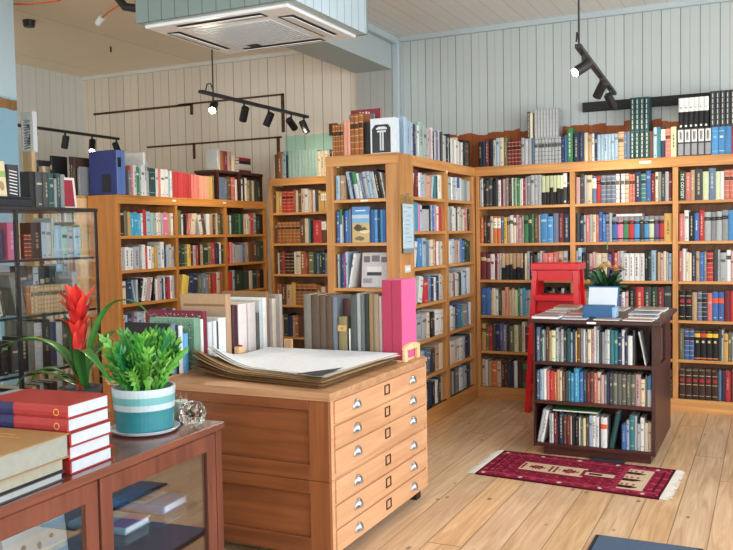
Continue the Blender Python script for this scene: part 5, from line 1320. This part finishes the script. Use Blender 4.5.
lying('thick slate grey box file lying behind the red pile', (138, 152, 166), -2.45, -2.17, 2.0, 2.19, .7206, .862, name='hardback_book', rz=TR, spine='y')
# inside the cabinet
lying('bright blue paperback lying on the glass shelf inside the mahogany cabinet', (40, 128, 206), -2.16, -1.925, 2.315, 2.47, .4205, .450, name='paperback_book', rz=TR, spine='y', pages=(214, 226, 236))
ob = bpy.context.scene.objects[[o.name for o in COLL.objects if o.name.startswith('paperback_book')][-1]]
mb = MB(); mb.box(.07, .15, .004, .15, .0296, .0298, c=lin((132, 186, 220))); mb.box(.09, .13, .03, .09, .0299, .0301, c=lin((60, 96, 130))); mb.box(.03, .06, .05, .10, .0297, .0299, c=lin((24, 70, 130))); mb.build('cover_print', M['gloss'], ob, local=True)
lying('pale blue and violet paperback lying near the cabinet door', (150, 186, 206), -2.14, -1.91, 2.10, 2.24, .4205, .444, name='paperback_book', rz=TR, spine='y', pages=(232, 230, 240))
ob = bpy.context.scene.objects[sorted(o.name for o in COLL.objects if o.name.startswith('paperback_book'))[-1]]
mb = MB(); mb.box(.15, .226, .003, .135, .0236, .0238, c=lin((142, 92, 176))); mb.build('cover_print', M['gloss'], ob, local=True)
sb = faceout('picture_book', 'large book with a pale seaside picture standing inside the mahogany cabinet', 'book', 1.70, 1.94, -1.985, .4235, .60, .02, (150, 184, 210), [(0, 1, .62, .8, (198, 216, 228)), (0, 1, .3, .5, (176, 190, 196)), (.02, .98, .1, .22, (214, 214, 206)), (blob(.3, .36, .05, .06, 8, 7), (40, 50, 66)), (blob(.55, .3, .04, .07, 8, 8), (40, 50, 66)), (blob(.75, .38, .04, .05, 8, 9), (40, 50, 66)), (0, 1, .92, 1, (92, 116, 140))], tilt=-.12, axis='x')

# ------------------------------------------------------------------ plants, pots, glass
def leaf_strip(mb, pts, wid, col, col2=None, n=14, crease=.25, tipcol=None, up=Vector((0, 0, 1)), lob=None):
    P = [Vector(p) for p in pts]
    def bez(t):
        Q = P[:]
        while len(Q) > 1: Q = [Q[i].lerp(Q[i + 1], t) for i in range(len(Q) - 1)]
        return Q[0]
    V = []; cols = []
    for i in range(n + 1):
        t = i / n; p = bez(t); d = (bez(min(1, t + .02)) - bez(max(0, t - .02))).normalized()
        s = d.cross(up); s = s.normalized() if s.length > 1e-4 else Vector((1, 0, 0)); nn = s.cross(d)
        w = wid * (math.sin(PI * min(1, .18 + t * .82)) ** .7) if not lob else wid * (math.sin(PI * min(1, .1 + t * .9)) ** .6) * (1 + lob * math.sin(t * 34))
        if t > .98: w = wid * .03
        V += [p + s * w + nn * w * crease, p, p - s * w + nn * w * crease]
    o = len(mb.v); mb.v += [tuple(v) for v in V]
    for i in range(n):
        t = i / n
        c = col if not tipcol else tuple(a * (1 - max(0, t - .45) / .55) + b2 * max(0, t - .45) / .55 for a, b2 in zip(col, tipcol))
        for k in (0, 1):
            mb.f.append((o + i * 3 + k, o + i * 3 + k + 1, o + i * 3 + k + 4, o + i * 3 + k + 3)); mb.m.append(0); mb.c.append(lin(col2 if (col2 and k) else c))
bp = root('bromeliad', 'potted bromeliad with a tall red flower spike behind the red hardbacks', 'plant', (-2.365, 2.40, .7205))
BX, BY = -2.365, 2.40
MB().lathe([(.055, .7206), (.062, .725), (.078, .835), (.081, .84), (.074, .84), (.07, .825), (0.001, .822)], BX, BY, 24).build('pot', simple('dark_grey_pot', (70, 72, 72), .5), bp, smooth=False)
rv = co.matrix_world.to_3x3() @ Vector((1, 0, 0)); rv.z = 0; rv.normalize(); fv = Vector((-rv.y, rv.x, 0))
def at(r, f, z): return Vector((BX, BY, 0)) + rv * r + fv * f + Vector((0, 0, z))
arcs = [([(0, 0, .83), (-.05, -.02, 1.02), (-.18, -.04, 1.09), (-.29, -.04, .97)], .017), ([(0, 0, .83), (-.04, .05, 1.0), (-.16, .07, 1.05), (-.34, .03, .99)], .017), ([(0, 0, .83), (-.06, -.05, .93), (-.13, -.06, .95), (-.17, -.05, .86)], .014),
        ([(0, 0, .83), (.06, .0, .98), (.11, .03, 1.05), (.15, .06, .98)], .02), ([(.02, 0, .83), (.07, -.06, 1.16), (.20, -.10, 1.25), (.31, -.12, 1.11)], .014), ([(.02, 0, .83), (.04, -.2, 1.06), (.13, -.34, 1.06), (.24, -.37, .90)], .017),
        ([(0, 0, .83), (.05, .08, 1.0), (.1, .12, 1.06), (.12, .16, 1.02)], .018), ([(0, 0, .83), (-.02, .1, 1.0), (-.06, .18, 1.02), (-.1, .24, .9)], .018), ([(0, 0, .83), (-.1, -.02, .9), (-.2, 0, .93), (-.25, .02, .84)], .014), ([(0, 0, .83), (.05, .02, .95), (.06, .03, 1.08), (.09, .03, 1.14)], .024), ([(0, 0, .83), (-.03, .0, .95), (-.055, .0, 1.06), (-.05, .0, 1.13)], .024)]
for k, (pts, w) in enumerate(arcs):
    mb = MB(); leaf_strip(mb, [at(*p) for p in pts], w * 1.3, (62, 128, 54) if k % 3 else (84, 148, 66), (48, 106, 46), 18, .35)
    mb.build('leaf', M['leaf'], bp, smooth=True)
mb = MB(); mb.tube([at(.0, 0, .83), at(.008, 0, 1.0), at(.0, 0, 1.12)], [.016, .018, .014], 10, c=lin((176, 52, 40))); mb.build('flower_stem', M['leaf'], bp)
rg = random.Random(9)
for k in range(24):
    a = k * 2.4; t = k / 23; z0 = .93 + t * .20; L = .10 + .02 * math.sin(t * 9); out_ = .026 + .028 * t
    e = Vector((math.cos(a), math.sin(a)))
    mb = MB(); far = 1.7 if k in (12, 15, 17, 20) else 1.3
    leaf_strip(mb, [at(e.x * .010, e.y * .010, z0), at(e.x * out_ * .75, e.y * out_ * .75, z0 + L * .4), at(e.x * out_ * 1.0, e.y * out_ * 1.0, z0 + L * .75), at(e.x * out_ * far, e.y * out_ * far, z0 + L * (.95 if far < 1.5 else .85))], .020, (206, 44, 38), (184, 34, 36), 9, .45, tipcol=(228, 92, 62) if k % 4 else (226, 136, 96))
    mb.build('bract', M['leaf'], bp, smooth=True)
# fern in a striped pot on a saucer
PX, PY = -1.985, 2.315
PK = .835
sc2 = root('saucer', 'white saucer under the striped teal plant pot', 'saucer', (PX, PY, .7205))
MB().lathe([(r * PK, z) for r, z in [(.0, .7206), (.09, .7206), (.135, .7275), (.146, .738), (.142, .7385), (.128, .731), (.0, .7285)]], PX, PY, 40).build('dish', M['saucer'], sc2, smooth=True)
fp = root('potted_fern', 'bushy bright green fern in a white and teal striped pot', 'plant', (PX, PY, .7315))
te, wh, li = lin((44, 122, 132)), lin((176, 194, 202)), lin((100, 164, 168))
prof = [(.0, .7316), (.112, .7316), (.118, .737), (.122, .795), (.125, .815), (.127, .838), (.129, .866), (.131, .893), (.131, .896), (.122, .896), (.118, .87), (.0, .866)]
cols = [te, te, te, te, wh, li, wh, wh, wh, wh, lin((60, 44, 34))]
MB().lathe([(r * PK, .7316 + (z - .7316) * .91) for r, z in prof], PX, PY, 44, cols=cols).build('pot', M['ceramic'], fp, smooth=False)
rg = random.Random(21)
for k in range(96):
    a = rg.uniform(0, 2 * PI); r0 = rg.uniform(0, .06); lean = rg.uniform(.015, .085) * (1 if k < 70 else 1.25); hh = rg.uniform(.10, .24) * (1.0 if lean < .08 else .78)
    e = Vector((math.cos(a), math.sin(a), 0)); b0 = Vector((PX, PY, .853)) + e * r0
    tip = b0 + e * (lean + .02) + Vector((0, 0, hh)); mid = b0 + e * lean * .35 + Vector((0, 0, hh * .7))
    if lean > .11: tip.z -= .03
    g = rg.choice([(46, 118, 40), (62, 142, 48), (90, 164, 60), (40, 124, 66), (112, 176, 70)])
    mb = MB(); wl = rg.uniform(.010, .017); upv = Vector((rg.uniform(-1, 1), rg.uniform(-1, 1), .5))
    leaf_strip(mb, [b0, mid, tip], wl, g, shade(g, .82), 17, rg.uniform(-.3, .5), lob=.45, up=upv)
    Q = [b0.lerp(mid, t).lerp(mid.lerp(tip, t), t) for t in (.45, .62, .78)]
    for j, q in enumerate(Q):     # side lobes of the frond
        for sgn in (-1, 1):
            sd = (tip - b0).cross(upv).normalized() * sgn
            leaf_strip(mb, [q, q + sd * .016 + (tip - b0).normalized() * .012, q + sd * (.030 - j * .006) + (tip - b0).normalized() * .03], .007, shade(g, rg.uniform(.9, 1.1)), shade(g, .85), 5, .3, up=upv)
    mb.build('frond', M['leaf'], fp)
cg = root('candle_glass', 'white candle in a straight clear glass behind the plant pot', 'candle', (-1.97, 2.497, .7205))
MB().lathe([(.0, .7206), (.030, .7206), (.031, .724), (.031, .822), (.0285, .822), (.0285, .728), (.0, .727)], -1.970, 2.497, 28).build('glass', M['glass'], cg, smooth=True)
MB().lathe([(.0, .7275), (.028, .7275), (.028, .795), (.0, .793)], -1.970, 2.497, 24).build('wax', M['wax'], cg)
MB().tube([(-1.970, 2.497, .7935), (-1.970, 2.497, .803)], .0012, 6).build('wick', M['black'], cg)
vt = root('votive_holder', 'chunky faceted clear glass votive at the table end', 'candle holder', (-1.889, 2.462, .7205))
mb = MB(); n = 14; zs = [(.030, .7206), (.041, .735), (.046, .760), (.042, .786), (.032, .80), (.024, .797), (.027, .775), (.02, .752), (.0, .75)]
V = []
for i, (r, z) in enumerate(zs):
    for k in range(n):
        a = 2 * PI * k / n + (i % 2) * PI / n; rr = r * (1.0 + (.10 if (k + i) % 2 else -.06) * (1 if i < 5 else 0)); V.append((-1.889 + rr * math.cos(a), 2.462 + rr * math.sin(a), z))
mb.add(V, [(i * n + k, i * n + (k + 1) % n, (i + 1) * n + (k + 1) % n, (i + 1) * n + k) for i in range(len(zs) - 1) for k in range(n)] + [tuple(range(n - 1, -1, -1))]); mb.build('glass_body', M['thick'], vt)
MB().lathe([(.0, .7525), (.018, .7525), (.018, .764), (.0, .764)], -1.889, 2.462, 18).build('tealight', M['black'], vt)

# ------------------------------------------------------------------ things on the dark island
IT = .8585
gb2 = root('gift_box', 'blue card box with its white lined lid standing open on the island', 'box', (-.93, 5.36, IT))
blue = simple('blue_card', (48, 98, 142), .6); lined = simple('white_lining', (206, 216, 222), .7); pgrey = simple('pale_blue_card', (150, 186, 212), .6)
B(-1.045, -.868, 5.30, 5.42, IT + .0005, IT + .072, bev=.002).build('box_body', blue, gb2)
MB().hexa([(-1.042, 5.425, IT + .001), (-.852, 5.425, IT + .001), (-.852, 5.433, IT + .001), (-1.042, 5.433, IT + .001), (-1.038, 5.455, IT + .185), (-.845, 5.455, IT + .185), (-.845, 5.463, IT + .185), (-1.038, 5.463, IT + .185)]).build('lid', blue, gb2)
MB().hexa([(-1.034, 5.4235, IT + .07), (-.862, 5.4235, IT + .07), (-.862, 5.4275, IT + .02), (-1.034, 5.4275, IT + .02), (-1.031, 5.446, IT + .178), (-.854, 5.446, IT + .178), (-.854, 5.4525, IT + .178), (-1.031, 5.4525, IT + .178)]).build('lid_lining', lined, gb2)
B(-.8675, -.845, 5.305, 5.41, IT + .0005, IT + .064, bev=.002).build('side_flap', pgrey, gb2)
pl = root('potted_flowers', 'cream and orange flowers with dark leaves behind the blue box', 'plant', (-.945, 5.63, IT))
FX, FY = -.955, 5.63
MB().lathe([(.0, IT + .0005), (.05, IT + .0005), (.065, IT + .11), (.058, IT + .11), (.05, IT + .095), (.0, IT + .09)], FX, FY, 24).build('pot', M['dark'], pl)
rg = random.Random(31)
for k in range(60):
    a = rg.uniform(0, 2 * PI); e = Vector((math.cos(a), math.sin(a), 0)); b0 = Vector((FX, FY, IT + .10)); R_ = rg.uniform(.07, .165); zt = rg.uniform(.03, .19)
    mb = MB(); g = rg.choice([(34, 74, 48), (46, 92, 58), (30, 62, 44), (62, 104, 66)])
    leaf_strip(mb, [b0, b0 + e * R_ * .5 + Vector((0, 0, zt * 1.1)), b0 + e * R_ + Vector((0, 0, zt))], rg.uniform(.018, .027), g, shade(g, .8), 8, .3, up=Vector((rg.uniform(-1, 1), rg.uniform(-1, 1), rg.uniform(-.4, .6)))); mb.build('leaf', M['leaf'], pl)
for k, (dx, dy, dz, c) in enumerate(((-.03, -.03, .29, (226, 176, 96)), (.02, -.05, .30, (236, 200, 140)), (.06, -.04, .285, (222, 168, 92)), (-.08, -.04, .28, (206, 150, 150)), (-.11, -.05, .19, (228, 190, 100)), (.0, .04, .31, (232, 206, 160)), (.09, .0, .285, (200, 150, 140)))):
    mb = MB(); cpt = Vector((FX + dx, FY + dy, IT + dz))
    for tier, el in enumerate((0, .5, 1.0, 1.4)):
        for q in range(8 - tier):
            a = 2 * PI * q / (8 - tier) + tier * .4; d = Vector((math.cos(a) * math.cos(el), math.sin(a) * math.cos(el), math.sin(el)))
            leaf_strip(mb, [cpt, cpt + d * .018 + Vector((0, 0, .003)), cpt + d * .032], .0105, c, shade(c, .92), 4, .3, up=Vector((.1, .2, 1)))
    mb.tube([(FX, FY, IT + .095), (FX + dx * .7, FY + dy * .7, IT + dz * .75), tuple(cpt)], .0025, 5, c=lin((50, 90, 56)))
    mb.build('flower', M['leaf'], pl)
LFX = [(-1.325, -1.16, 5.135, 5.26, .022, (206, 214, 224), 'thick pale blue booklet at the front corner of the island beside the stool'), (-1.14, -.99, 5.135, 5.235, .010, (176, 196, 214), 'pale blue leaflet at the front edge of the island, second along'), (-.95, -.80, 5.135, 5.24, .010, (196, 204, 208), 'silver grey leaflet at the front edge above the shelf label'),
       (-.78, -.61, 5.135, 5.245, .011, (226, 196, 176), 'leaflet with an orange and white cover at the front island edge'), (-1.33, -1.20, 5.30, 5.46, .018, (196, 196, 200), 'grey magazine behind the thick pale blue booklet'), (-1.18, -1.05, 5.27, 5.42, .014, (222, 220, 214), 'white pamphlet left of the blue box'),
       (-.77, -.60, 5.28, 5.44, .016, (204, 210, 220), 'pale lilac magazine right of the blue box'), (-1.33, -1.19, 5.50, 5.68, .02, (214, 204, 190), 'cream catalogue on the stool side of the island'), (-1.17, -1.02, 5.47, 5.66, .016, (186, 176, 162), 'beige pamphlet beside the flower pot'),
       (-.80, -.62, 5.50, 5.70, .018, (188, 200, 214), 'blue grey catalogue beside the flowers on the island'), (-1.33, -1.17, 5.74, 5.98, .026, (196, 182, 160), 'tan brochure pile top in the middle of the island'), (-.80, -.61, 5.76, 5.98, .02, (226, 222, 210), 'cream brochure at the far part of the island'), (-1.12, -.86, 5.76, 5.98, .018, (216, 206, 196), 'pale brown brochure behind the flowers')]
rg = random.Random(44)
for i, (x0, x1, y0, y1, th, rgb, lab) in enumerate(LFX):
    w, d = x1 - x0, y1 - y0; th *= .7; rgb = shade(rgb, .86); mb = MB()
    mb.box(0, w, 0, d, 0, .0012, c=lin(shade(rgb, .8))); mb.box(0, w, 0, d, th - .0012, th, c=lin(rgb)); mb.box(0, .002, 0, d, .0012, th - .0012, c=lin(rgb))
    o = mb.build('leaflet', M['gloss'], local=True); place(o, (x0, y0, IT + .0006), rg.uniform(-.05, .05)); tag(o, lab, 'leaflet', 'leaflets on the island top')
    MB().box(.0022, w - .002, .002, d - .002, .0014, th - .0014, c=lin((236, 236, 232))).build('pages', M['cloth'], o, local=True)
    mb = MB(); c2 = rg.choice([(120, 140, 170), (206, 120, 80), (90, 96, 104), (240, 240, 238), (160, 120, 96)])
    mb.box(w * .1, w * .9, d * .45, d * .85, th + .0002, th + .0004, c=lin(c2)); mb.box(w * .15, w * .7, d * .15, d * .25, th + .0002, th + .0004, c=lin((80, 84, 92))); mb.build('cover_print', M['gloss'], o, local=True)

# ------------------------------------------------------------------ light
W = bpy.data.worlds.new('sky'); SC.world = W; W.use_nodes = True
bg = W.node_tree.nodes['Background']; bg.inputs[0].default_value = (.72, .84, 1.0, 1); bg.inputs[1].default_value = WORLD_S
def area(name, loc, rot, sx, sy, e, col=(.90, .95, 1.0)):
    L = bpy.data.lights.new(name, 'AREA'); L.shape = 'RECTANGLE'; L.size = sx; L.size_y = sy; L.energy = e; L.color = col
    o = bpy.data.objects.new(name, L); COLL.objects.link(o); o.location = loc; o.rotation_euler = rot
for i, (a, b2, z0, z1) in enumerate(HR):
    area('daylight_side_window', (XR + .11, (a + b2) / 2, (z0 + z1) / 2), (0, PI / 2, 0), z1 - z0, b2 - a, E_SIDE)
for i, (a, b2, z0, z1) in enumerate(HF):
    area('daylight_front_window', ((a + b2) / 2, YF - .11, (z0 + z1) / 2), (PI / 2, 0, 0), b2 - a, z1 - z0, E_FRONT)
SC.view_settings.view_transform = 'Standard'; SC.view_settings.look = 'None'; SC.view_settings.gamma = 1.0; SC.view_settings.exposure = EXPO
SC.view_settings.use_curve_mapping = False
try:
    SC.cycles.max_bounces = 8; SC.cycles.diffuse_bounces = 5; SC.cycles.glossy_bounces = 4; SC.cycles.transparent_max_bounces = 16; SC.cycles.transmission_bounces = 6
    SC.cycles.sample_clamp_indirect = 6.0; SC.cycles.caustics_reflective = False; SC.cycles.caustics_refractive = False
except Exception: pass
